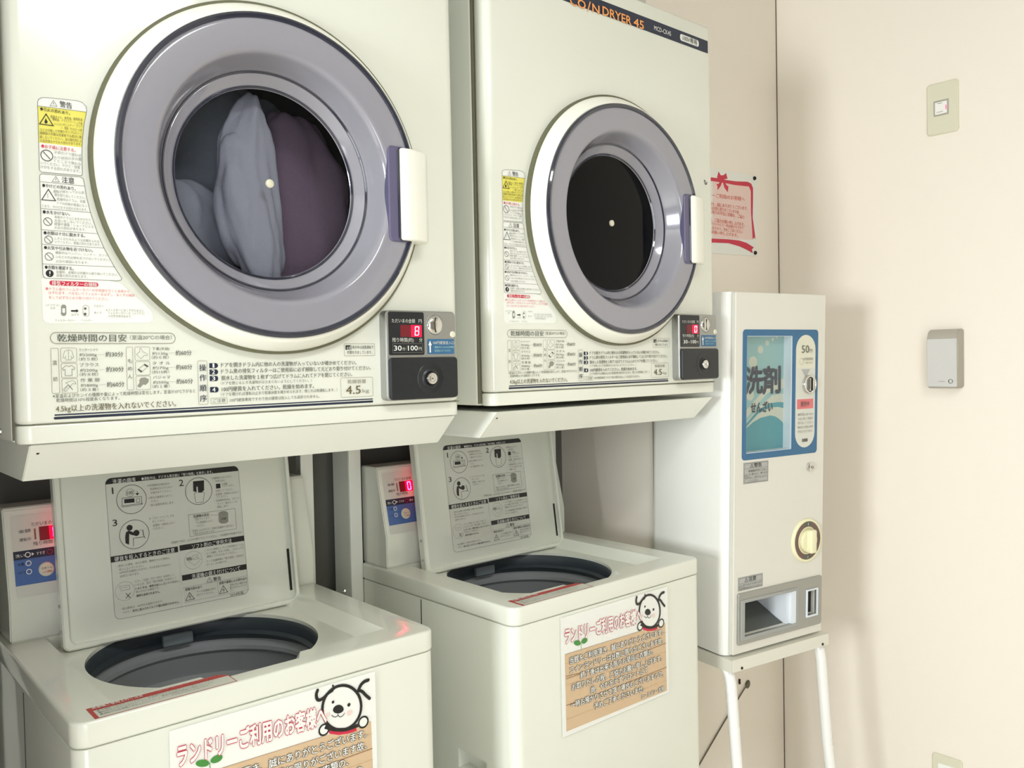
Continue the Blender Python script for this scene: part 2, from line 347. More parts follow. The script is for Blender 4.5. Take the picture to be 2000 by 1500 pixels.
WARN=[('P', [(-10.0, 188.9), (73.3, 190.2), (91.7, 186.2), (106.9, 171.5), (124.5, 156.6), (131.7, 147.9), (133.9, 140.1), (133.0, 134.5), (128.0, 131.3), (-1.6, 128.4), (-7.2, 130.2), (-9.8, 135.3)], 'h'), ('P', [(-7.6, 423.6), (-6.3, 427.7), (-2.5, 430.7), (3.1, 431.7), (39.8, 434.6), (47.6, 433.6), (52.4, 428.8), (53.2, 423.4), (51.6, 416.1), (48.6, 401.5), (46.4, 382.9), (45.0, 363.1), (44.9, 334.3), (43.2, 332.6), (-5.0, 331.1), (-7.4, 332.2), (-8.2, 334.4)], 'w'), ('P', [(-7.2, 418.7), (52.7, 420.9), (51.6, 416.1), (48.6, 401.5), (46.4, 382.9), (45.3, 371.5), (-7.7, 370.3)], 'y'), ('L', [(-7.6, 423.6), (-6.3, 427.7), (-2.5, 430.7), (3.1, 431.7), (39.8, 434.6), (47.6, 433.6), (52.4, 428.8), (53.2, 423.4), (51.6, 416.1), (48.6, 401.5), (46.4, 382.9), (45.0, 363.1), (44.9, 334.3), (43.2, 332.6), (-5.0, 331.1), (-7.4, 332.2), (-8.2, 334.4)], 0.5, 'g', 1), ('L', [(-7.3, 418.8), (52.8, 421.0)], 0.5, 'g', 0), ('L', [(7.1, 421.5), (15.9, 422.4), (11.7, 429.6)], 0.5, 'g', 1), ('L', [(11.7, 427.1), (11.6, 424.1)], 0.6, 'g', 0), ('T', '警告', 19.1, 426.0, 34.5, 426.0, 8.6, 'k', 1), ('T', '●引火の恐れあり。', -4.9, 415.4, 31.6, 415.4, 5.0, 'k', 1), ('L', [(-6.1, 395.1), (10.4, 395.3), (2.1, 409.7)], 1.1, 'k', 1), ('P', [(-0.1, 399.7), (0.9, 401.9), (1.6, 404.5), (2.8, 401.6), (4.0, 400.4), (3.5, 398.0), (1.7, 396.6), (0.2, 397.4)], 'k'), ('T', '乾燥オイル、食用油、動物系油', 7.3, 407.1, 46.9, 409.4, 4.2, 'o', 0), ('T', '機械油、ドライクリーニング油', 9.7, 404.1, 46.7, 404.1, 4.2, 'o', 0), ('T', 'ベンジンやシンナー・ガソリ', 11.4, 397.9, 46.6, 400.2, 4.2, 'o', 0), ('T', 'ン、樹脂（セルロース系', 19.4, 394.6, 46.2, 394.6, 4.2, 'o', 0), ('T', 'などの付着した衣類やポリプロピレン', -5.9, 387.4, 45.9, 390.6, 4.2, 'o', 0), ('T', '繊維製の衣類は洗濯後でも絶対に乾', -6.4, 383.0, 45.6, 385.3, 4.2, 'o', 0), ('T', '燥しないでください。油の酸化熱によ', -6.6, 377.8, 45.3, 380.2, 4.2, 'o', 0), ('T', 'る自然発火や引火の恐れがあります。', -6.4, 372.8, 44.9, 375.4, 4.2, 'o', 0), ('T', '●お子様に注意する。', -5.1, 366.0, 37.1, 366.0, 5.3, 'r', 1), ('C', 1.3, 354.1, 7.2, 0.9, 'k'), ('L', [(-2.9, 358.7), (5.5, 349.5)], 0.9, 'k', 0), ('T', '子供だけで使わせ', 10.2, 359.8, 44.1, 359.8, 4.5, 'l', 0), ('T', 'たり幼児の手の届', 10.0, 352.6, 43.9, 354.9, 4.5, 'l', 0), ('T', 'くところで使わな', 9.8, 348.2, 43.7, 348.2, 4.5, 'l', 0), ('T', 'いでください。やけど・感電', -6.5, 343.3, 42.0, 343.3, 4.4, 'l', 0), ('T', 'けがをする恐れがあります。', -6.6, 338.0, 42.1, 338.0, 4.4, 'l', 0), ('P', [(-8.2, 326.2), (-6.3, 328.5), (41.8, 330.4), (45.7, 328.7), (47.0, 321.2), (48.9, 304.5), (53.5, 283.0), (61.9, 254.7), (69.6, 234.9), (82.6, 209.0), (91.9, 193.8), (90.8, 191.0), (86.6, 190.1), (-4.9, 189.1), (-7.6, 191.1), (-8.4, 195.1), (-8.4, 239.4)], 'w'), ('L', [(-8.2, 326.2), (-6.3, 328.5), (41.8, 330.4), (45.7, 328.7), (47.0, 321.2), (48.9, 304.5), (53.5, 283.0), (61.9, 254.7), (69.6, 234.9), (82.6, 209.0), (91.9, 193.8), (90.8, 191.0), (86.6, 190.1), (-4.9, 189.1), (-7.6, 191.1), (-8.4, 195.1), (-8.4, 239.4)], 0.5, 'g', 1), ('L', [(-7.6, 318.1), (47.1, 318.6)], 0.45, 'g', 0), ('L', [(-7.7, 282.3), (53.5, 282.8)], 0.45, 'g', 0), ('L', [(-8.0, 254.0), (61.9, 254.3)], 0.45, 'g', 0), ('L', [(-8.4, 234.5), (69.6, 234.9)], 0.45, 'g', 0), ('L', [(-8.5, 208.2), (83.1, 209.3)], 0.45, 'g', 0), ('L', [(6.5, 319.8), (15.6, 320.3), (11.5, 327.7)], 0.5, 'g', 1), ('L', [(11.4, 324.9), (11.3, 321.9)], 0.6, 'g', 0), ('T', '注意', 18.5, 323.8, 34.1, 323.8, 8.7, 'k', 1), ('T', '●やけどの恐れあり。', -5.5, 313.4, 35.5, 313.4, 5.3, 'k', 1), ('L', [(-6.7, 294.0), (10.1, 294.4), (1.8, 308.9)], 1.0, 'k', 1), ('L', [(0.2, 297.1), (1.2, 299.2), (0.3, 301.2), (1.6, 303.4)], 0.5, 'l', 0), ('T', '運転が終わってから衣', 7.3, 306.8, 46.4, 309.1, 4.2, 'l', 0), ('T', '類を取り出してください。', 9.0, 302.3, 47.5, 302.3, 4.2, 'l', 0), ('T', '乾燥中はドラム、衣類', 12.0, 296.9, 47.3, 296.9, 4.2, 'l', 0), ('T', 'ドアの内側が高温になっ', 11.9, 291.4, 49.1, 291.4, 4.2, 'l', 0), ('T', 'ており、やけどをする恐れがあります。', -7.0, 285.8, 49.6, 285.8, 4.2, 'l', 0), ('T', '●水をかけない。', -6.0, 278.0, 27.3, 278.0, 5.3, 'k', 1), ('C', -0.2, 265.4, 5.1, 0.8, 'g'), ('L', [(-3.2, 268.9), (2.8, 262.0)], 0.8, 'g', 0), ('T', '本体やドラムに水をかけたり', 7.9, 272.4, 53.2, 272.4, 4.2, 'l', 0), ('T', '水洗いをしないでください。', 7.7, 267.6, 55.0, 267.6, 4.2, 'l', 0), ('T', '感電や漏電・ショートによる', 7.6, 263.1, 56.8, 263.1, 4.2, 'l', 0), ('T', '火災の恐れがあります。', 7.4, 258.3, 46.8, 258.3, 4.2, 'l', 0), ('T', '●衣類は十分に脱水する。', -5.8, 250.0, 45.7, 250.0, 5.2, 'k', 1), ('C', -0.0, 241.2, 4.9, 0.7, 'g'), ('L', [(-3.0, 244.4), (3.0, 238.0)], 0.7, 'g', 0), ('T', 'しずくのたれるような衣類を入れな', 7.5, 243.5, 63.9, 243.5, 4.0, 'l', 0), ('T', 'いでください。感電の恐れがあります。', 7.4, 238.8, 65.3, 238.8, 4.0, 'l', 0), ('T', '運転中はベンジン、シンナー、ガソリ', 7.4, 224.4, 72.9, 224.4, 4.0, 'l', 0), ('T', 'ンなどの引火物を近づけないでください。', 7.7, 218.7, 76.2, 218.7, 4.0, 'l', 0), ('T', '火災の原因になります。', 8.0, 212.9, 48.5, 212.9, 4.0, 'l', 0), ('T', '金属粉、金属片は衣類から取り除いてください。', 7.6, 198.3, 86.9, 198.3, 4.0, 'l', 0), ('T', '感電の恐れがあります。', 7.9, 193.5, 46.9, 193.5, 4.0, 'l', 0), ('T', '●火気や引火物を近づけない。', -5.9, 230.3, 55.0, 230.3, 5.2, 'k', 1), ('C', 0.0, 218.5, 5.0, 0.7, 'g'), ('L', [(-3.0, 221.8), (3.1, 215.2)], 0.7, 'g', 0), ('T', '●衣類を確認する。', -5.8, 203.9, 29.7, 203.9, 5.2, 'k', 1), ('C', -0.0, 195.8, 4.9, 0, 'k'), ('L', [(0.2, 198.7), (0.1, 195.1)], 1.4, 'w', 0), ('C', 0.0, 193.3, 0.6, 0, 'w'), ('R', -0.8, 180.0, 60.9, 186.4, 6.0, 0, 'r'), ('T', '排気フィルターの掃除', 2.1, 182.8, 58.8, 182.8, 6.5, 'w', 1), ('T', '●ドラム奥のフィルターカバーの中央部を引くと本体から', -5.8, 175.2, 101.7, 175.2, 4.5, 'p', 0), ('T', 'はずれます。穴を引いてフィルターをはずし、糸くずの掃除', -2.4, 169.8, 108.4, 169.8, 4.5, 'p', 0), ('T', 'をして必ず元どおり取り付けてください。', -2.2, 163.6, 73.5, 163.6, 4.4, 'p', 0), ('C', 15.8, 151.0, 3.3, 0, 'l'), ('C', 15.5, 142.1, 3.3, 0, 'l'), ('R', 12.5, 142.1, 18.9, 150.9, 1, 0, 'l'), ('R', 14.1, 143.1, 17.3, 149.3, 1, 0, 'w'), ('P', [(24.8, 147.0), (31.3, 147.1), (31.4, 148.5), (34.4, 146.2), (31.2, 143.7), (31.3, 145.0), (24.7, 144.9)], 'k'), ('R', 39.8, 138.5, 47.5, 154.2, 5, 0.5, 'l'), ('R', 41.4, 148.0, 44.3, 151.1, 1, 0, 'g'), ('R', 41.0, 140.0, 44.0, 143.7, 1, 0, 'g'), ('T', 'はずす', 24.9, 140.6, 34.5, 140.6, 3.8, 'l', 0), ('T', '〔メリヤス〕', -6.5, 153.1, 10.4, 153.1, 3.3, 'l', 0), ('T', '文字', -1.0, 148.9, 5.1, 148.9, 3.3, 'l', 0), ('T', 'フィルターカバー', 4.1, 132.8, 29.5, 132.8, 3.4, 'l', 0), ('T', 'フィルター', 36.8, 133.2, 51.5, 133.2, 3.4, 'l', 0), ('T', '穴を引く', 54.1, 153.4, 66.7, 153.4, 3.4, 'l', 0), ('T', '糸くず', 53.9, 144.2, 63.9, 144.2, 3.4, 'l', 0), ('T', '※フィルターに糸くずがたまると', 69.5, 148.3, 120.5, 148.3, 3.9, 'l', 0), ('T', 'フィルターカバーの〔メリヤス〕', 71.9, 144.2, 121.4, 144.2, 3.9, 'l', 0), ('T', 'の文字が浮き出ます。', 72.3, 139.7, 103.8, 139.7, 3.9, 'l', 0)]
CHART=[('R', -2.1, 101.1, 164.4, 116.3, 9.4, 0.7, 'o'), ('T', '乾燥時間の目安', 6.2, 108.8, 96.0, 108.8, 10.9, 'g', 1), ('T', '（室温20℃の場合）', 100.4, 109.8, 159.2, 109.8, 6.6, 'g', 0), ('R', -2.1, 33.7, 7.2, 94.9, 1.5, 0.4, 'o'), ('R', 94.9, 34.8, 103.7, 96.0, 1.5, 0.4, 'o'), ('T', '混', -0.6, 75.1, 5.0, 75.1, 6.4, 'g', 0), ('T', '紡', -0.4, 53.1, 5.2, 53.1, 6.4, 'g', 0), ('T', 'も', 96.3, 76.2, 102.5, 76.2, 6.7, 'g', 0), ('T', 'め', 96.3, 65.3, 102.5, 65.3, 6.7, 'g', 0), ('T', 'ん', 96.2, 54.1, 102.4, 54.1, 6.7, 'g', 0), ('R', 9.9, 75.8, 30.0, 95.1, 2, 0.4, 'o'), ('R', 10.1, 54.5, 30.0, 74.2, 2, 0.4, 'o'), ('R', 10.3, 33.4, 30.0, 53.1, 2, 0.4, 'o'), ('R', 106.8, 76.8, 127.2, 96.3, 2, 0.4, 'o'), ('R', 106.9, 55.6, 127.1, 75.1, 2, 0.4, 'o'), ('R', 107.1, 34.6, 127.2, 54.1, 2, 0.4, 'o'), ('L', [(19.8, 92.7), (24.1, 91.1), (26.2, 82.1), (24.0, 80.9), (23.0, 84.5), (22.8, 78.8), (16.1, 78.7), (16.0, 84.6), (14.8, 81.1), (12.7, 82.0), (14.8, 90.8), (19.8, 92.7)], 0.4, 'g', 0), ('L', [(19.8, 92.3), (19.6, 78.6)], 0.4, 'g', 0), ('L', [(16.4, 71.2), (19.6, 69.7), (22.9, 71.4), (27.2, 67.7), (25.5, 65.1), (23.3, 66.4), (23.3, 57.3), (14.7, 57.3), (14.8, 66.0), (12.6, 64.7), (11.6, 67.4), (16.4, 71.2)], 0.5, 'g', 0), ('L', [(15.1, 47.7), (22.8, 50.5), (27.2, 48.6), (27.6, 45.6), (23.2, 46.1), (21.0, 42.8), (14.8, 35.9), (12.1, 36.6), (18.3, 44.7), (15.1, 47.7)], 0.4, 'g', 0), ('L', [(18.3, 44.7), (23.5, 37.9)], 0.8, 'g', 0), ('L', [(11.0, 38.4), (17.2, 44.1)], 0.4, 'g', 0), ('L', [(114.9, 94.6), (117.8, 89.1), (124.1, 85.9), (123.3, 83.4), (120.0, 84.5), (114.7, 79.1), (108.9, 85.5), (113.3, 89.2), (113.7, 93.6)], 0.4, 'g', 1), ('L', [(109.8, 63.6), (120.0, 71.5), (124.8, 68.3), (114.4, 59.4)], 0.5, 'g', 1), ('P', [(109.8, 63.6), (111.6, 65.0), (116.5, 61.1), (114.4, 59.4)], 'g'), ('P', [(118.4, 70.3), (120.0, 71.5), (124.8, 68.3), (123.2, 66.8)], 'g'), ('P', [(111.7, 48.5), (114.2, 51.5), (119.7, 52.0), (125.1, 49.3), (124.3, 44.9), (120.6, 41.3), (116.9, 42.0), (112.6, 37.4), (108.7, 39.8), (112.2, 44.7)], 'l'), ('T', 'カッターシャツ', 33.1, 92.6, 57.3, 92.6, 4.6, 'g', 0), ('T', '約200g', 33.3, 85.6, 55.6, 85.6, 4.6, 'g', 0), ('T', '（約５枚）', 32.5, 79.6, 56.6, 79.6, 4.6, 'g', 0), ('T', 'ブラウス', 33.4, 71.7, 57.8, 71.7, 5.4, 'g', 0), ('T', '約200g', 33.7, 64.2, 56.1, 64.2, 4.6, 'g', 0), ('T', '（約８枚）', 32.8, 58.4, 56.5, 58.4, 4.6, 'g', 0), ('T', '作 業 服', 33.5, 50.5, 58.5, 50.5, 5.4, 'g', 0), ('T', '約800g', 33.6, 43.3, 56.0, 43.3, 4.6, 'g', 0), ('T', '（約３着）', 32.9, 37.3, 56.1, 37.3, 4.6, 'g', 0), ('T', '下着(半袖)', 130.7, 93.5, 155.5, 93.5, 4.8, 'g', 0), ('T', '約130g', 130.7, 86.5, 153.1, 86.5, 4.8, 'g', 0), ('T', '（約６枚）', 129.7, 80.8, 154.1, 80.8, 4.8, 'g', 0), ('T', 'タ オ ル', 130.7, 72.5, 155.9, 72.5, 5.3, 'g', 0), ('T', '約70g', 130.5, 65.5, 153.2, 65.5, 4.8, 'g', 0), ('T', '（約15枚）', 129.4, 59.4, 154.2, 59.4, 4.8, 'g', 0), ('T', 'パジャマ', 130.7, 51.8, 155.5, 51.8, 5.3, 'g', 0), ('T', '約500g', 130.7, 44.5, 153.0, 44.5, 4.8, 'g', 0), ('T', '（約１着）', 129.6, 38.5, 154.1, 38.5, 4.8, 'g', 0), ('T', '約30分', 67.0, 85.9, 90.6, 85.9, 7.6, 'g', 1), ('L', [(57.3, 85.6), (65.6, 85.8)], 0.3, 'l', 0), ('T', '約30分', 67.2, 64.7, 90.8, 64.7, 7.6, 'g', 1), ('L', [(57.5, 64.7), (65.8, 64.7)], 0.3, 'l', 0), ('T', '約60分', 67.5, 43.4, 90.9, 43.4, 7.6, 'g', 1), ('L', [(57.7, 43.6), (66.1, 43.6)], 0.3, 'l', 0), ('T', '約60分', 164.2, 87.1, 187.7, 87.1, 8.0, 'g', 1), ('L', [(154.1, 86.8), (162.7, 87.0)], 0.3, 'l', 0), ('T', '約60分', 164.2, 65.9, 188.0, 65.9, 8.0, 'g', 1), ('L', [(154.1, 65.8), (162.7, 65.9)], 0.3, 'l', 0), ('T', '約60分', 164.2, 44.8, 188.4, 44.8, 8.0, 'g', 1), ('L', [(154.1, 44.9), (162.7, 44.9)], 0.3, 'l', 0), ('T', '※室温およびセンイの種類や量によって乾燥時間は変化します。室温が10℃下がると', -1.6, 30.0, 191.5, 30.0, 5.5, 'g', 0), ('T', '乾燥時間は10％程度長くなります。', 2.5, 23.9, 83.7, 23.9, 5.3, 'g', 0), ('T', '4.5kg以上の洗濯物を入れないでください。', 1.7, 12.6, 162.6, 12.6, 9.9, 'o', 1), ('L', [(1.0, 3.2), (1.9, 3.1)], 0.01, 'k', 0)]
STEPS=[('R', 196.5, 9.0, 210.6, 74.8, 1.5, 0.45, 'o'), ('T', '操', 198.7, 64.3, 208.9, 64.3, 10.5, 'n', 1), ('T', '作', 198.7, 49.2, 208.9, 49.2, 10.5, 'n', 1), ('T', '順', 198.5, 33.7, 208.8, 33.7, 10.5, 'n', 1), ('T', '序', 198.5, 18.2, 208.8, 18.2, 10.5, 'n', 1), ('P', [(214.6, 71.1), (224.9, 71.2), (226.9, 70.0), (228.3, 67.3), (226.8, 64.6), (224.7, 63.4), (214.4, 63.6)], 'n'), ('T', '1', 219.3, 67.5, 221.5, 67.5, 6.2, 'w', 1), ('P', [(214.7, 61.5), (224.9, 61.5), (227.0, 60.3), (228.0, 57.5), (226.8, 54.8), (224.7, 53.6), (214.4, 53.8)], 'n'), ('T', '2', 217.7, 57.8, 222.4, 57.8, 6.2, 'w', 1), ('P', [(214.7, 51.7), (225.0, 51.7), (227.0, 50.4), (227.7, 47.6), (226.8, 44.8), (224.7, 43.6), (214.4, 43.9)], 'n'), ('T', '3', 217.7, 47.8, 222.5, 47.8, 6.2, 'w', 1), ('P', [(214.7, 34.9), (224.9, 34.8), (227.0, 33.5), (228.0, 30.5), (226.8, 27.5), (224.7, 26.4), (214.4, 26.8)], 'n'), ('T', '4', 217.7, 30.8, 222.4, 30.8, 6.2, 'w', 1), ('T', 'ドアを開きドラム内に他の人の洗濯物が入っていないか確かめてください。', 232.3, 68.0, 468.7, 68.0, 7.6, 'g', 1), ('T', 'ドラム奥の排気フィルターはご使用前に必ず掃除して元どおり取り付けてください。', 232.0, 58.3, 496.8, 58.3, 7.7, 'g', 1), ('T', '脱水した洗濯物を１枚ずつ広げてドラムに入れてドアを閉じてください。', 232.1, 48.1, 460.1, 48.1, 7.6, 'g', 1), ('T', '（ドアを閉じるとき洗濯物がはさまらないようにしてください。）', 230.7, 40.0, 384.1, 40.0, 5.2, 'g', 0), ('T', '100円硬貨を入れてください。乾燥を始めます。', 232.3, 30.8, 387.9, 30.8, 7.8, 'g', 1), ('T', '（ドアを開ければ運転は止まり乾燥状態を確かめられます。閉じれば再運転します。）', 230.5, 22.8, 431.0, 22.8, 5.6, 'g', 0), ('T', '100円硬貨専用ですので他の硬貨は投入しても返却されません。', 244.4, 13.4, 397.9, 13.4, 5.7, 'g', 0), ('R', 215.1, 9.2, 240.6, 17.7, 1.2, 0.4, 'o'), ('T', 'ご注意', 218.0, 13.6, 237.9, 13.6, 5.6, 'g', 0), ('R', 438.1, 9.4, 500.5, 42.5, 2.5, 0.45, 'o'), ('T', '乾燥容量', 450.9, 35.7, 486.9, 35.7, 7.0, 'l', 1), ('T', '4.5', 447.5, 21.5, 476.0, 21.5, 14.0, 'o', 1), ('T', 'kg', 479.3, 18.3, 492.6, 18.3, 7.8, 'l', 0), ('R', 446.2, 79.6, 506.0, 100.2, 1.5, 0.45, 'o'), ('R', 449.1, 90.1, 460.3, 97.6, 0.8, 0, 'k'), ('T', 'cd', 451.0, 93.9, 458.5, 93.9, 6.3, 'w', 0), ('T', '表示中は送風運転で', 461.4, 94.1, 503.3, 94.1, 6.0, 'k', 0), ('T', '衣類を冷ましています。', 451.3, 85.3, 500.6, 85.3, 6.0, 'k', 0)]
LINES=[]
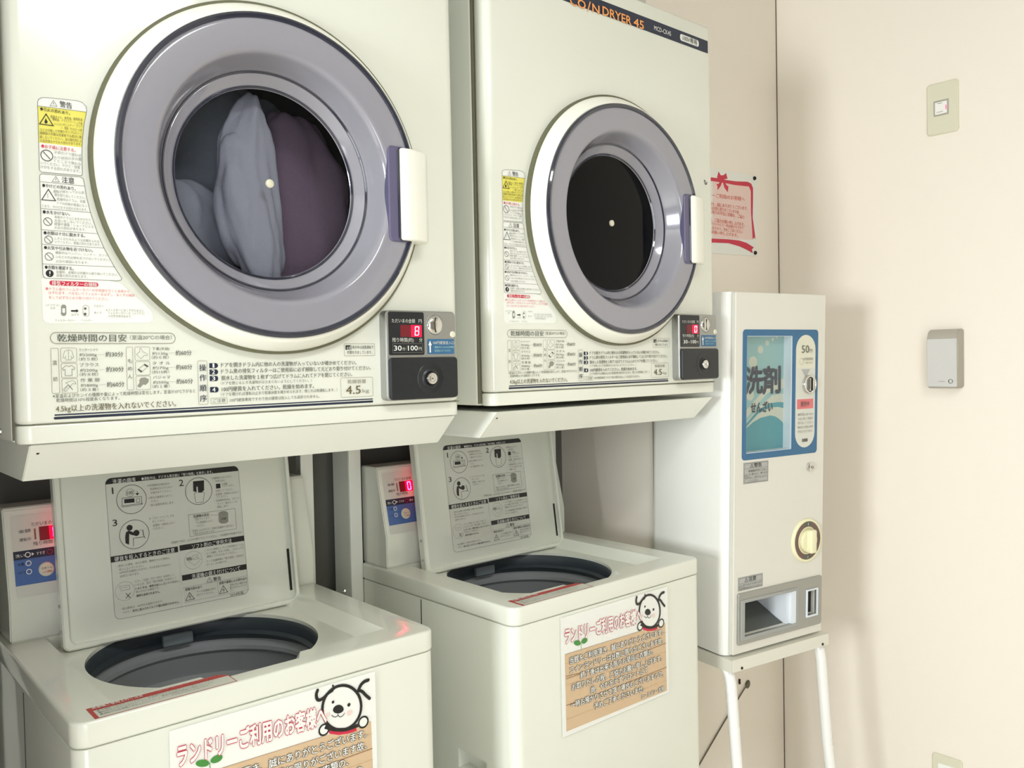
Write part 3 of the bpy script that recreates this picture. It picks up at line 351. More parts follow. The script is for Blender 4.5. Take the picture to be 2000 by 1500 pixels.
LID=[('R', 191.5, -413.3, 457.6, -146.1, 11, 0, 'q'), ('R', 191.5, -413.3, 457.6, -146.1, 11, 0.5, 'g'), ('R', 322.8, -363.5, 457.9, -352.5, 0.1, 0, 'k'), ('R', 322.4, -304.1, 458.1, -293.1, 0.1, 0, 'k'), ('R', 191.2, -305.8, 319.0, -294.5, 0.1, 0, 'k'), ('T', '洗濯の順序', 204.5, -153.8, 247.6, -153.8, 10.0, 'w', 0), ('T', '●運転中は、デジタル表示部に「残り時間」を表示します。', 258.8, -153.4, 401.8, -153.4, 6.3, 'w', 0), ('T', '1', 202.5, -170.5, 204.9, -170.5, 12.5, 'k', 0), ('T', '2', 331.0, -169.3, 340.1, -169.3, 13.1, 'k', 0), ('T', '3', 199.1, -231.8, 207.9, -231.8, 12.4, 'k', 0), ('C', 237.5, -190.9, 27.8, 0.8, 'k'), ('C', 369.9, -189.8, 27.4, 0.8, 'k'), ('C', 238.0, -258.6, 27.6, 0.8, 'k'), ('C', 235.3, -177.9, 7.4, 0.5, 'k'), ('T', '100', 230.3, -177.9, 240.4, -177.9, 6.5, 'k', 0), ('L', [(249.0, -176.4), (248.9, -183.4)], 0.8, 'k', 0), ('P', [(245.3, -180.4), (249.0, -184.7), (252.6, -180.3)], 'k'), ('L', [(219.0, -200.6), (220.0, -186.6), (256.3, -187.6), (255.7, -201.8), (257.3, -203.1), (218.4, -203.8)], 0.7, 'k', 0), ('L', [(217.3, -201.5), (257.5, -201.0)], 0.7, 'k', 0), ('P', [(224.0, -189.3), (242.9, -189.7), (242.6, -197.6), (223.6, -197.1)], 'k'), ('L', [(246.5, -190.8), (252.2, -190.8), (251.9, -198.1), (246.2, -198.0)], 0.6, 'k', 1), ('P', [(359.9, -169.1), (382.6, -169.2), (381.2, -189.4), (374.7, -193.8), (358.8, -189.2)], 'k'), ('P', [(365.3, -180.3), (368.4, -180.1), (368.7, -192.6), (378.3, -193.3), (381.2, -195.2), (376.7, -213.2), (362.0, -212.5), (360.3, -193.5), (365.0, -192.2)], 'q'), ('L', [(365.3, -180.3), (368.4, -180.1), (368.7, -192.6), (378.3, -193.3), (381.2, -195.2), (376.7, -213.2), (362.0, -212.5), (360.3, -193.5), (365.0, -192.2)], 0.5, 'k', 1), ('C', 229.9, -244.9, 5.6, 0, 'k'), ('P', [(222.4, -253.1), (227.4, -250.2), (232.5, -252.4), (243.6, -259.5), (244.0, -262.8), (232.0, -258.9), (228.5, -256.2), (226.6, -276.9), (220.5, -273.4), (220.5, -262.6)], 'k'), ('C', 241.7, -256.6, 5.8, 0, 'k'), ('L', [(234.7, -281.0), (235.3, -265.9), (257.0, -266.2)], 0.8, 'k', 0), ('L', [(253.7, -253.2), (254.1, -262.1), (257.8, -269.2)], 0.7, 'k', 0), ('L', [(247.3, -252.3), (254.8, -252.3), (255.3, -265.5)], 0.5, 'k', 0), ('T', '①洗濯機内に他の人の', 268.5, -168.2, 312.1, -168.2, 4.9, 'l', 0), ('T', '洗濯物が入っていない', 273.4, -175.3, 317.6, -175.3, 4.9, 'l', 0), ('T', 'か確かめてください。', 274.0, -182.7, 314.8, -182.7, 4.9, 'l', 0), ('T', '②表示の硬貨を入れてく', 268.3, -192.3, 316.3, -192.3, 4.9, 'l', 0), ('T', 'ださい。', 273.8, -199.4, 288.0, -199.4, 4.9, 'l', 0), ('T', '・投入金額を表示します。', 270.0, -206.8, 318.5, -206.8, 4.9, 'l', 0), ('T', '③硬貨を入れてから', 399.4, -167.1, 439.9, -167.1, 5.1, 'l', 0), ('T', '10秒以内に', 406.0, -173.9, 427.8, -173.9, 5.1, 'l', 0), ('T', '洗濯槽', 418.7, -181.1, 430.9, -181.1, 5.1, 'l', 0), ('T', 'シャワーボタン', 418.3, -185.7, 445.2, -185.7, 5.1, 'l', 0), ('T', 'を押してください。', 405.1, -193.9, 443.2, -193.9, 5.1, 'l', 0), ('T', '・洗濯物・洗剤は入れない', 401.4, -201.1, 453.8, -201.1, 5.1, 'l', 0), ('T', 'でください。', 405.7, -206.5, 429.9, -206.5, 5.1, 'l', 0), ('T', '・洗濯槽洗浄中は、スタート', 401.5, -213.8, 454.1, -213.8, 5.1, 'l', 0), ('T', 'ランプ、表示ランプが', 405.7, -220.8, 449.5, -220.8, 5.1, 'l', 0), ('T', '回転します。', 405.2, -227.0, 429.3, -227.0, 5.1, 'l', 0), ('T', '④「スタートランプ」が点', 267.4, -232.7, 316.1, -232.7, 4.9, 'l', 0), ('T', '灯してから、', 273.0, -239.4, 298.2, -239.4, 4.8, 'l', 0), ('T', '洗濯物・洗剤を入れて', 273.6, -246.8, 316.6, -246.8, 4.9, 'l', 0), ('T', 'ください。', 274.2, -253.3, 293.8, -253.3, 4.8, 'l', 0), ('T', '回収ラインより', 357.7, -246.3, 386.9, -246.3, 5.0, 'l', 0), ('T', '下に洗濯物を入れて', 358.7, -253.2, 393.9, -253.2, 5.0, 'l', 0), ('T', 'ください。', 358.9, -259.8, 376.4, -259.8, 5.0, 'l', 0), ('T', '衣類を入れすぎると、衣類が洗濯機から飛び出し', 350.1, -268.9, 437.5, -268.9, 5.0, 'l', 0), ('T', 'て傷める恐れがあります。', 350.8, -274.8, 396.4, -274.8, 5.0, 'l', 0), ('T', '・洗濯終了後は、上ぶたを開けておいてください。（洗濯機内の乾燥のため）', 304.6, -285.4, 453.3, -285.4, 5.0, 'l', 0), ('T', '・変形した硬貨、ぬれた硬貨、異物のついた硬貨は', 201.5, -314.2, 300.9, -314.2, 4.7, 'l', 0), ('T', '投入しないでください。', 205.2, -321.0, 250.8, -321.0, 4.7, 'l', 0), ('T', '100円以外の硬貨を入れますと、そのまま投入されますと', 205.4, -327.2, 302.5, -327.2, 4.7, 'l', 0), ('T', '返却口へ戻ります。', 205.9, -334.1, 241.8, -334.1, 4.7, 'l', 0), ('T', '・エラー（日記：パワー切れ）を表示して', 229.4, -348.4, 306.5, -348.4, 4.7, 'l', 0), ('T', 'いるとき、及び「残り時間」を表示して', 231.4, -355.0, 310.4, -355.0, 4.7, 'l', 0), ('T', '投入されても無効です。', 232.6, -368.4, 277.4, -368.4, 4.7, 'l', 0), ('T', '・投入硬貨は、100円のみ使用できます。', 202.7, -395.1, 281.9, -395.1, 4.7, 'l', 0), ('T', 'ただし、', 206.3, -402.1, 220.7, -402.1, 4.6, 'l', 0), ('T', '・（ソフト剤投入）ランプが点滅中に「ふた', 371.0, -310.9, 455.3, -310.9, 5.0, 'l', 0), ('T', 'ロック解除」ボタンを押し、ふたロックを', 375.1, -317.7, 454.7, -317.7, 5.0, 'l', 0), ('T', '解除してから入れてください。', 375.7, -324.2, 439.3, -324.2, 5.0, 'l', 0), ('T', '・ランプ点滅時間は「残り時間」の表示が', 370.7, -333.5, 453.3, -333.5, 5.0, 'l', 0), ('T', '（7～11）分の間です。', 373.3, -340.1, 417.2, -340.1, 5.0, 'l', 0), ('T', 'アースを確実に取り', 349.0, -390.2, 388.6, -390.2, 4.9, 'l', 0), ('T', '付けてください。', 348.5, -396.5, 383.8, -396.5, 4.9, 'l', 0), ('T', '湿気の多い場所では', 418.3, -389.3, 455.7, -389.3, 5.0, 'l', 0), ('T', '据え付けないでくだ', 417.8, -395.0, 454.5, -395.0, 5.0, 'l', 0), ('T', 'さい。', 418.1, -400.6, 427.7, -400.6, 5.0, 'l', 0), ('T', 'いるときは、硬貨を投入しないでください。', 232.0, -362.2, 317.2, -362.2, 4.7, 'k', 1), ('T', '硬貨も返却されません。', 233.1, -376.0, 277.9, -376.0, 5.1, 'k', 1), ('T', '余分に投入されてもつり銭は返却されません。', 223.8, -402.5, 313.4, -402.5, 5.1, 'k', 1), ('T', '洗濯物の目安', 354.2, -240.0, 387.0, -240.0, 6.4, 'k', 1), ('T', '感電の恐れあり', 326.9, -381.7, 360.5, -381.7, 5.7, 'k', 1), ('T', '感電や漏電による恐れあり', 396.5, -381.6, 455.6, -381.6, 5.9, 'k', 1), ('P', [(406.8, -179.2), (415.9, -179.2), (415.9, -188.9), (406.5, -188.8)], 'k'), ('L', [(344.7, -235.0), (442.9, -234.6), (443.0, -276.5), (344.7, -279.1)], 0.5, 'g', 1), ('L', [(387.4, -240.6), (407.3, -244.1)], 0.4, 'g', 0), ('P', [(407.2, -239.5), (412.7, -236.9), (423.6, -237.8), (427.6, -241.6), (426.5, -259.7), (421.5, -262.3), (411.8, -261.9), (406.6, -258.0)], 'l'), ('C', 417.8, -240.3, 3.2, 0.4, 'g'), ('T', '洗濯槽', 412.2, -252.4, 422.3, -252.4, 4.2, 'k', 0), ('T', '硬貨を投入するときのご注意', 198.0, -300.6, 311.8, -300.6, 9.5, 'w', 0), ('T', 'ソフト剤のご使用方法', 346.5, -299.3, 430.0, -299.3, 9.5, 'w', 0), ('T', '洗濯機の据え付けについて', 341.7, -358.5, 443.6, -358.5, 9.9, 'w', 0), ('L', [(320.3, -294.1), (321.9, -416.0)], 1.6, 'w', 0), ('L', [(320.3, -294.1), (321.9, -416.0)], 0.4, 'g', 0), ('C', 212.7, -362.9, 17.7, 0.45, 'l'), ('L', [(213.9, -367.2), (222.5, -378.0)], 0.9, 'k', 0), ('L', [(222.6, -368.0), (213.2, -376.9)], 0.9, 'k', 0), ('L', [(203.6, -352.1), (221.1, -353.1), (222.6, -360.9), (206.1, -361.1)], 0.5, 'l', 1), ('L', [(206.4, -355.8), (218.8, -356.4)], 0.4, 'l', 0), ('C', 347.7, -326.1, 17.8, 0.45, 'l'), ('L', [(346.2, -317.3), (356.6, -316.7), (357.0, -325.8), (347.8, -325.5)], 0.5, 'l', 1), ('L', [(338.4, -328.4), (350.3, -337.2), (362.7, -326.8), (353.9, -320.8)], 0.5, 'l', 1), ('P', [(333.4, -319.8), (343.7, -319.2), (345.5, -325.1), (335.2, -325.7)], 'l'), ('L', [(371.1, -374.8), (382.8, -375.3), (377.0, -365.6)], 0.6, 'k', 1), ('L', [(377.2, -369.0), (377.1, -372.9)], 0.6, 'k', 0), ('T', '警告', 385.0, -371.4, 401.1, -371.4, 8.1, 'k', 1), ('L', [(326.1, -403.0), (343.9, -402.8), (334.8, -388.4)], 0.9, 'k', 1), ('L', [(336.0, -393.1), (332.9, -397.0), (337.0, -397.1), (333.7, -401.1)], 0.8, 'k', 0), ('L', [(395.6, -402.3), (413.1, -401.9), (404.7, -387.7)], 0.9, 'k', 1), ('L', [(406.0, -392.5), (402.8, -396.3), (406.6, -396.3), (403.7, -400.1)], 0.8, 'k', 0), ('L', [(323.2, -377.3), (458.2, -376.4)], 0.35, 'g', 0), ('L', [(393.2, -377.6), (393.5, -405.1)], 0.35, 'g', 0), ('L', [(322.7, -406.1), (459.3, -405.4)], 0.35, 'g', 0), ('T', '2014年製', 417.3, -409.5, 446.5, -409.5, 6.4, 'g', 0)]
POSTER=[('R', 146, -731, 502, -478, 0.2, 0, 'w'), ('P', [(153.7, -556.9), (288.7, -559.8), (394.6, -561.8), (490.0, -562.9), (492.3, -726.0), (154.4, -722.1)], 't'), ('L', [(153.7, -556.9), (288.7, -559.3), (394.6, -561.6)], 0.6, 'u', 0), ('L', [(155.6, -609.2), (278.4, -611.1), (344.0, -612.4), (490.9, -611.8)], 1.1, 'u', 0), ('L', [(155.2, -666.1), (305.8, -668.4), (492.4, -669.6)], 1.1, 'u', 0), ('L', [(155.1, -603.7), (236.3, -611.4)], 1.1, 'u', 0), ('L', [(155.3, -622.5), (270.9, -627.4), (491.7, -631.4)], 0.4, 'v', 0), ('L', [(155.0, -696.1), (305.1, -697.8), (491.7, -699.6)], 0.4, 'v', 0), ('L', [(155.8, -577.0), (272.1, -581.5), (491.6, -585.5)], 0.4, 'v', 0), ('T', 'ランドリーご利用のお客様へ', 154.0, -519.5, 402.4, -526.2, 33.8, 'r', 3), ('T', '当館をご利用頂き、誠にありがとうございます。', 166.4, -573.8, 479.4, -581.0, 15.2, 'w', 2), ('T', 'コインランドリーは台数に限りがございます故、', 166.5, -593.8, 478.9, -601.4, 14.7, 'w', 2), ('T', '終了後は出来る限りお早目に衣類の、', 198.7, -613.0, 442.2, -619.1, 14.7, 'w', 2), ('T', 'お取りだしの程、ご協力お願い申し上げます。', 172.1, -632.1, 473.8, -642.0, 14.7, 'w', 2), ('T', '尚、やむをえずフロントにて', 230.0, -653.5, 421.5, -656.9, 14.8, 'w', 2), ('T', '一時お預かりさせて頂く場合もございますので、', 167.2, -669.5, 479.0, -680.6, 14.7, 'w', 2), ('T', '予めご了承くださいませ。', 239.4, -692.2, 406.8, -696.6, 14.8, 'w', 2), ('T', 'エースイン・松阪', 397.8, -715.1, 480.2, -716.2, 10.8, 't', 2), ('P', [(406.4, -553.8), (459.5, -565.4), (461.3, -571.8), (445.3, -571.8), (425.6, -568.5), (408.1, -561.0)], 'r'), ('P', [(470.4, -530.6), (469.7, -537.3), (467.8, -543.4), (464.8, -548.9), (460.9, -553.6), (456.1, -557.4), (450.6, -560.1), (444.6, -561.6), (438.2, -561.9), (431.7, -561.1), (425.2, -559.1), (419.0, -556.0), (413.2, -551.9), (408.1, -547.0), (403.7, -541.3), (400.1, -535.2), (397.6, -528.6), (396.1, -521.9), (395.7, -515.2), (396.4, -508.8), (398.2, -502.7), (401.1, -497.3), (404.9, -492.6), (409.5, -488.8), (414.8, -486.1), (420.8, -484.4), (427.0, -483.9), (433.5, -484.6), (440.0, -486.4), (446.3, -489.4), (452.2, -493.4), (457.5, -498.3), (462.1, -504.0), (465.8, -510.2), (468.4, -516.9), (470.0, -523.8)], 'w'), ('L', [(470.4, -530.6), (469.7, -537.3), (467.8, -543.4), (464.8, -548.9), (460.9, -553.6), (456.1, -557.4), (450.6, -560.1), (444.6, -561.6), (438.2, -561.9), (431.7, -561.1), (425.2, -559.1), (419.0, -556.0), (413.2, -551.9), (408.1, -547.0), (403.7, -541.3), (400.1, -535.2), (397.6, -528.6), (396.1, -521.9), (395.7, -515.2), (396.4, -508.8), (398.2, -502.7), (401.1, -497.3), (404.9, -492.6), (409.5, -488.8), (414.8, -486.1), (420.8, -484.4), (427.0, -483.9), (433.5, -484.6), (440.0, -486.4), (446.3, -489.4), (452.2, -493.4), (457.5, -498.3), (462.1, -504.0), (465.8, -510.2), (468.4, -516.9), (470.0, -523.8)], 5, 'k', 1), ('S', [(399.6, -546.4), (418.0, -557.1), (441.5, -563.8), (463.6, -562.4)], 6, 'k'), ('S', [(388.1, -480.8), (384.9, -486.0), (385.8, -495.0), (390.3, -498.9), (399.3, -496.7), (407.2, -490.4), (415.8, -488.3)], 5.5, 'k'), ('S', [(416.7, -480.3), (417.4, -483.5), (419.7, -487.0)], 3, 'k'), ('S', [(486.1, -489.0), (477.9, -489.0), (470.5, -493.3), (466.3, -500.8)], 6, 'k'), ('S', [(466.3, -502.1), (473.1, -505.2), (479.0, -513.2), (487.7, -522.2)], 5.5, 'k'), ('C', 397.9, -550.7, 9.1, 0, 'w'), ('C', 397.9, -550.7, 9.1, 3, 'k'), ('C', 473.8, -559.9, 9.3, 0, 'w'), ('C', 473.8, -559.9, 9.3, 3, 'k'), ('C', 416.1, -508.7, 2.5, 0, 'k'), ('C', 446.5, -521.8, 3.1, 0, 'k'), ('P', [(436.1, -525.6), (436.0, -527.5), (435.2, -529.1), (433.6, -530.3), (431.4, -531.1), (428.7, -531.2), (425.7, -530.9), (422.8, -530.0), (420.1, -528.7), (418.0, -527.1), (416.5, -525.2), (415.7, -523.3), (415.7, -521.4), (416.4, -519.6), (417.7, -518.1), (419.4, -516.9), (421.5, -516.2), (423.7, -515.9), (426.1, -516.1), (428.4, -516.8), (430.6, -518.0), (432.6, -519.6), (434.3, -521.5), (435.5, -523.6)], 'k'), ('C', 447.0, -536.1, 4.6, 0, 'c'), ('C', 406.2, -527.6, 3.3, 0, 'c'), ('S', [(413.2, -530.5), (416.2, -534.2), (421.7, -535.9), (424.9, -533.5), (424.9, -531.0), (424.8, -534.0), (428.7, -538.4), (434.2, -537.5), (437.5, -533.6)], 1.1, 'k'), ('L', [(203.1, -556.7), (202.5, -543.5)], 1.2, 'e', 0), ('P', [(201.9, -544.9), (200.4, -546.6), (197.6, -547.4), (193.8, -547.2), (189.7, -546.1), (185.9, -544.2), (182.9, -541.8), (181.2, -539.3), (181.1, -537.1), (182.5, -535.4), (185.3, -534.6), (189.1, -534.7), (193.2, -535.8), (197.0, -537.7), (200.0, -540.1), (201.7, -542.6)], 'e'), ('P', [(221.8, -538.3), (222.9, -540.5), (222.6, -542.8), (220.9, -544.8), (218.1, -546.4), (214.5, -547.1), (210.7, -547.0), (207.4, -546.0), (205.0, -544.2), (203.8, -542.1), (204.1, -539.8), (205.8, -537.7), (208.7, -536.2), (212.2, -535.4), (216.0, -535.6), (219.3, -536.6)], 'e')]
PANEL=[('R', 33, -347, 300, -203, 4, 0, 'w'), ('R', 33, -275.5, 300, -262, 0.1, 0, 'n')]
PANELPTS=[('T', 'ただいまの金額', 70.9, -223.6, 132.4, -223.6, 7.4, 'g', 0), ('T', '金\u3000額', 48.7, -234.0, 69.0, -234.0, 6.2, 'g', 0), ('T', '運転中', 49.1, -249.2, 68.4, -249.2, 6.2, 'g', 0), ('T', '残り時間', 71.3, -259.0, 112.7, -259.0, 7.3, 'g', 0), ('T', '洗い', 40.7, -277.2, 55.6, -277.2, 6.1, 'w', 0), ('T', 'すすぎ', 75.4, -277.1, 89.9, -277.1, 6.2, 'w', 0), ('C', 61.1, -277.4, 4.4, 1.6, 'w'), ('C', 61.0, -292.4, 4.4, 1.6, 'w'), ('C', 60.8, -307.4, 4.4, 1.6, 'w'), ('C', 89.0, -307.9, 13.4, 0, 'w'), ('P', [(67.7, -274.1), (71.9, -277.9), (67.7, -279.6)], 'w'), ('L', [(74.6, -231.6), (77.5, -231.6), (76.2, -251.4)], 1, 'g', 0), ('R', 84.0, -259.2, 129.3, -230.2, 1, 0, 'd'), ('P', [(39.8, -268.5), (98.9, -270.2), (97.7, -284.9), (39.8, -284.8)], 'n'), ('P', [(39.8, -284.8), (98.9, -286.0), (97.6, -331.1), (39.1, -330.1)], 'b'), ('L', [(40.9, -213.0), (39.2, -358.8)], 1, 'g', 0)]
STRIPE=[('P', [(147.5, 800.8), (686.7, 808.5), (687.4, 838.6), (268.6, 832.3)], 'n'), ('T', 'COIN', 199.2, 810.9, 282.0, 810.9, 17.7, 'f', 5), ('T', 'DRYER', 291.3, 815.1, 386.3, 815.1, 18.3, 'f', 5), ('T', '45', 394.6, 815.6, 429.5, 815.6, 18.7, 'f', 5), ('T', 'MCD-CK45', 466.6, 819.9, 528.7, 819.9, 10.2, 'w', 0), ('R', 564.7, 813.9, 638.3, 829.7, 6, 0, 'w'), ('T', '100V専用', 573.9, 822.0, 629.5, 822.0, 14.1, 'k', 0)]
NOTICE=[('P', [(1933.8, 650.6), (2175.2, 655.5), (2169.5, 393.0), (1927.9, 387.3)], 'w'), ('P', [(1933.1, 618.2), (2140.2, 621.9), (2144.9, 444.6), (1928.9, 433.8)], 'c'), ('P', [(1933.1, 620.5), (1961.1, 621.7), (2000.4, 621.4), (2052.8, 623.5), (2119.2, 630.1), (2140.3, 626.8), (2150.7, 613.4), (2149.9, 579.2), (2146.5, 517.9), (2154.2, 482.0), (2161.2, 448.3), (2152.8, 453.1), (2144.9, 445.9), (2142.3, 481.0), (2137.3, 529.2), (2137.7, 602.2), (2127.4, 615.6), (2106.3, 614.3), (2048.5, 611.1), (2000.2, 611.2), (1932.9, 609.4)], 'r'), ('P', [(1963.5, 643.4), (1975.0, 632.7), (1988.8, 634.5), (2002.9, 643.3), (2010.5, 626.6), (1992.5, 622.0), (1986.4, 613.1), (1968.8, 618.0), (1955.3, 623.3)], 'r'), ('P', [(1972.7, 616.1), (1982.5, 613.8), (1974.3, 599.9), (1956.3, 583.9), (1957.4, 596.8), (1950.9, 601.8), (1964.6, 605.8)], 'r'), ('P', [(1984.4, 614.0), (1996.3, 614.3), (2004.1, 605.8), (2014.8, 602.4), (2010.8, 584.2), (1993.9, 595.2)], 'r'), ('P', [(1928.9, 432.2), (2012.3, 436.3), (2069.2, 436.9), (2110.7, 432.3), (2150.8, 420.6), (2139.9, 413.8), (2143.9, 401.8), (2110.2, 410.5), (2068.8, 418.4), (2012.0, 423.8), (1928.6, 419.9)], 'r'), ('T', 'ランドリーご利用のお客様へ', 1849.6, 562.6, 2101.2, 571.5, 14.0, 's', 1), ('T', '当館をご利用頂き、誠にありがとうございます。', 1834.3, 536.0, 2117.3, 543.0, 12.2, 's', 1), ('T', 'コインランドリーは台数に限りがございます故、', 1834.0, 526.4, 2071.2, 526.4, 11.2, 's', 1), ('T', '終了後は出来る限りお早目に衣類の、ご協力', 1833.8, 513.8, 2097.9, 513.8, 12.2, 's', 1), ('T', 'お取りだしの程、ご協力お願い申し上げます。', 1833.2, 489.9, 2098.6, 489.9, 12.2, 's', 1), ('T', '尚、やむをえずフロントにて一時お預かりさせて', 1832.9, 477.9, 2092.9, 477.9, 11.2, 's', 1), ('T', '頂く場合もございますので、予めご了承ください', 1832.7, 465.0, 2086.4, 465.0, 11.2, 's', 1), ('T', 'ませ。ご協力お願い申し上げます。', 1832.4, 452.2, 2061.3, 452.2, 11.2, 's', 1)]
PIC=[('P', [(47.8, 610.6), (76.6, 634.7), (128.7, 674.3), (175.1, 702.0), (237.2, 715.0), (241.1, 486.7), (49.1, 502.1)], 'C'), ('P', [(47.9, 597.9), (79.1, 615.3), (115.2, 645.8), (152.0, 673.4), (184.9, 680.4), (237.7, 686.1), (238.0, 670.2), (213.8, 669.5), (170.9, 666.8), (129.1, 643.5), (80.2, 606.3), (48.1, 585.1)], 'A'), ('P', [(48.1, 581.9), (80.2, 602.4), (115.5, 629.6), (161.8, 645.3), (194.9, 647.2), (238.4, 643.6), (238.8, 623.6), (214.4, 629.5), (195.1, 634.0), (161.9, 633.9), (115.6, 619.2), (80.3, 593.5), (48.3, 569.2)], 'T'), ('P', [(48.2, 575.6), (77.2, 586.6), (97.5, 598.3), (125.0, 608.1), (162.3, 612.6), (181.2, 609.4), (195.6, 602.7), (212.6, 591.2), (239.8, 563.6), (241.1, 486.7), (49.1, 502.1)], 'T'), ('C', 94.5, 756.3, 15.3, 0, 'C'), ('C', 122.5, 788.9, 10.3, 0, 'C'), ('C', 148.1, 806.4, 7.4, 0, 'C'), ('C', 169.6, 815.4, 4.9, 0, 'C'), ('C', 185.0, 821.8, 3.6, 0, 'C'), ('C', 195.9, 824.4, 2.3, 0, 'C'), ('C', 83.9, 669.6, 14.4, 0, 'C'), ('T', '洗', 64.4, 707.9, 130.5, 707.9, 72.1, 'n', 4), ('T', '剤', 131.9, 706.5, 199.7, 706.5, 73.3, 'n', 4), ('T', 'せんざい', 87.0, 635.9, 170.4, 635.9, 28.5, 'n', 4)]
# ---------------------------------------------------------------- the room
FLO, CEI = -1.45, CEIL
XR, YP, YB, XP = 2.30, .322, .70, 1.63
def struct(name, mb, m, smooth=0): return single(name, mb, m, kind='structure', smooth=smooth)
struct('floor', MB().box(-4.4, 2.5, -3.4, YB + .1, FLO - .05, FLO), M['floor'])
struct('ceiling', MB().box(-4.4, 2.5, -3.4, YB + .1, CEI, CEI + .05), M['ceil'])
struct('wall_right', MB().box(XR, XR + .1, -3.3, YB, FLO, CEI), M['wall'])
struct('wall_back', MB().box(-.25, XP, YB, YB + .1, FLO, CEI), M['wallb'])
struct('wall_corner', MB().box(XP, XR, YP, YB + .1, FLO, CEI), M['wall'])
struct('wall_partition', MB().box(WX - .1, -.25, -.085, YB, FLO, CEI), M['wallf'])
w = MB(); y0, y1, z0, z1 = WIN
w.box(WX - .1, WX, -3.3, y0, FLO, CEI).box(WX - .1, WX, y1, -.085, FLO, CEI).box(WX - .1, WX, y0, y1, FLO, z0).box(WX - .1, WX, y0, y1, z1, CEI)
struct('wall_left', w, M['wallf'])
fx0, fx1, fz0, fz1 = -2.2, -.8, -1.25, 1.05  # opening for the added fill window
w = MB(); w.box(WX - .1, fx0, -3.4, -3.3, FLO, CEI).box(fx1, 2.4, -3.4, -3.3, FLO, CEI).box(fx0, fx1, -3.4, -3.3, FLO, fz0).box(fx0, fx1, -3.4, -3.3, fz1, CEI)
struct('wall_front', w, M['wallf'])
w = MB()
for a in (y0, (y0 + y1) / 2 - .012, y1 - .024): w.box(WX - .06, WX - .03, a, a + .024, z0, z1)
for a in (z0, z0 + (z1 - z0) * .5, z1 - .024): w.box(WX - .06, WX - .03, y0, y1, a, a + .024)
struct('window_1', w, M['wframe'])
w = MB()
for a in (fx0, (fx0 + fx1) / 2 - .015, fx1 - .03): w.box(a, a + .03, -3.36, -3.33, fz0, fz1)
for a in (fz0, fz0 + (fz1 - fz0) * .5, fz1 - .03): w.box(fx0, fx1, -3.36, -3.33, a, a + .03)
struct('added_fill_window', w, M['wframe'])  # frame of the added, unseen fill window
struct('trim_1', MB().box(XR - .0022, XR + .001, YP - .0022, YP + .001, FLO, CEI), M['crack'])
lamp = Thing('added_ceiling_lamp', 'long white ceiling lamp out of view, added for top fill light', 'lamp', base=(.3, -1.5, CEI))  # added lamp body to go with the top fill light
lamp.part('added_lamp_housing', MB().box(-.17, .77, -1.7, -1.3, CEI - .06, CEI, .01), M['shell'])
lamp.part('added_lamp_diffuser', MB().box(-.14, .74, -1.68, -1.32, CEI - .075, CEI - .0601, .004), M['frost'])

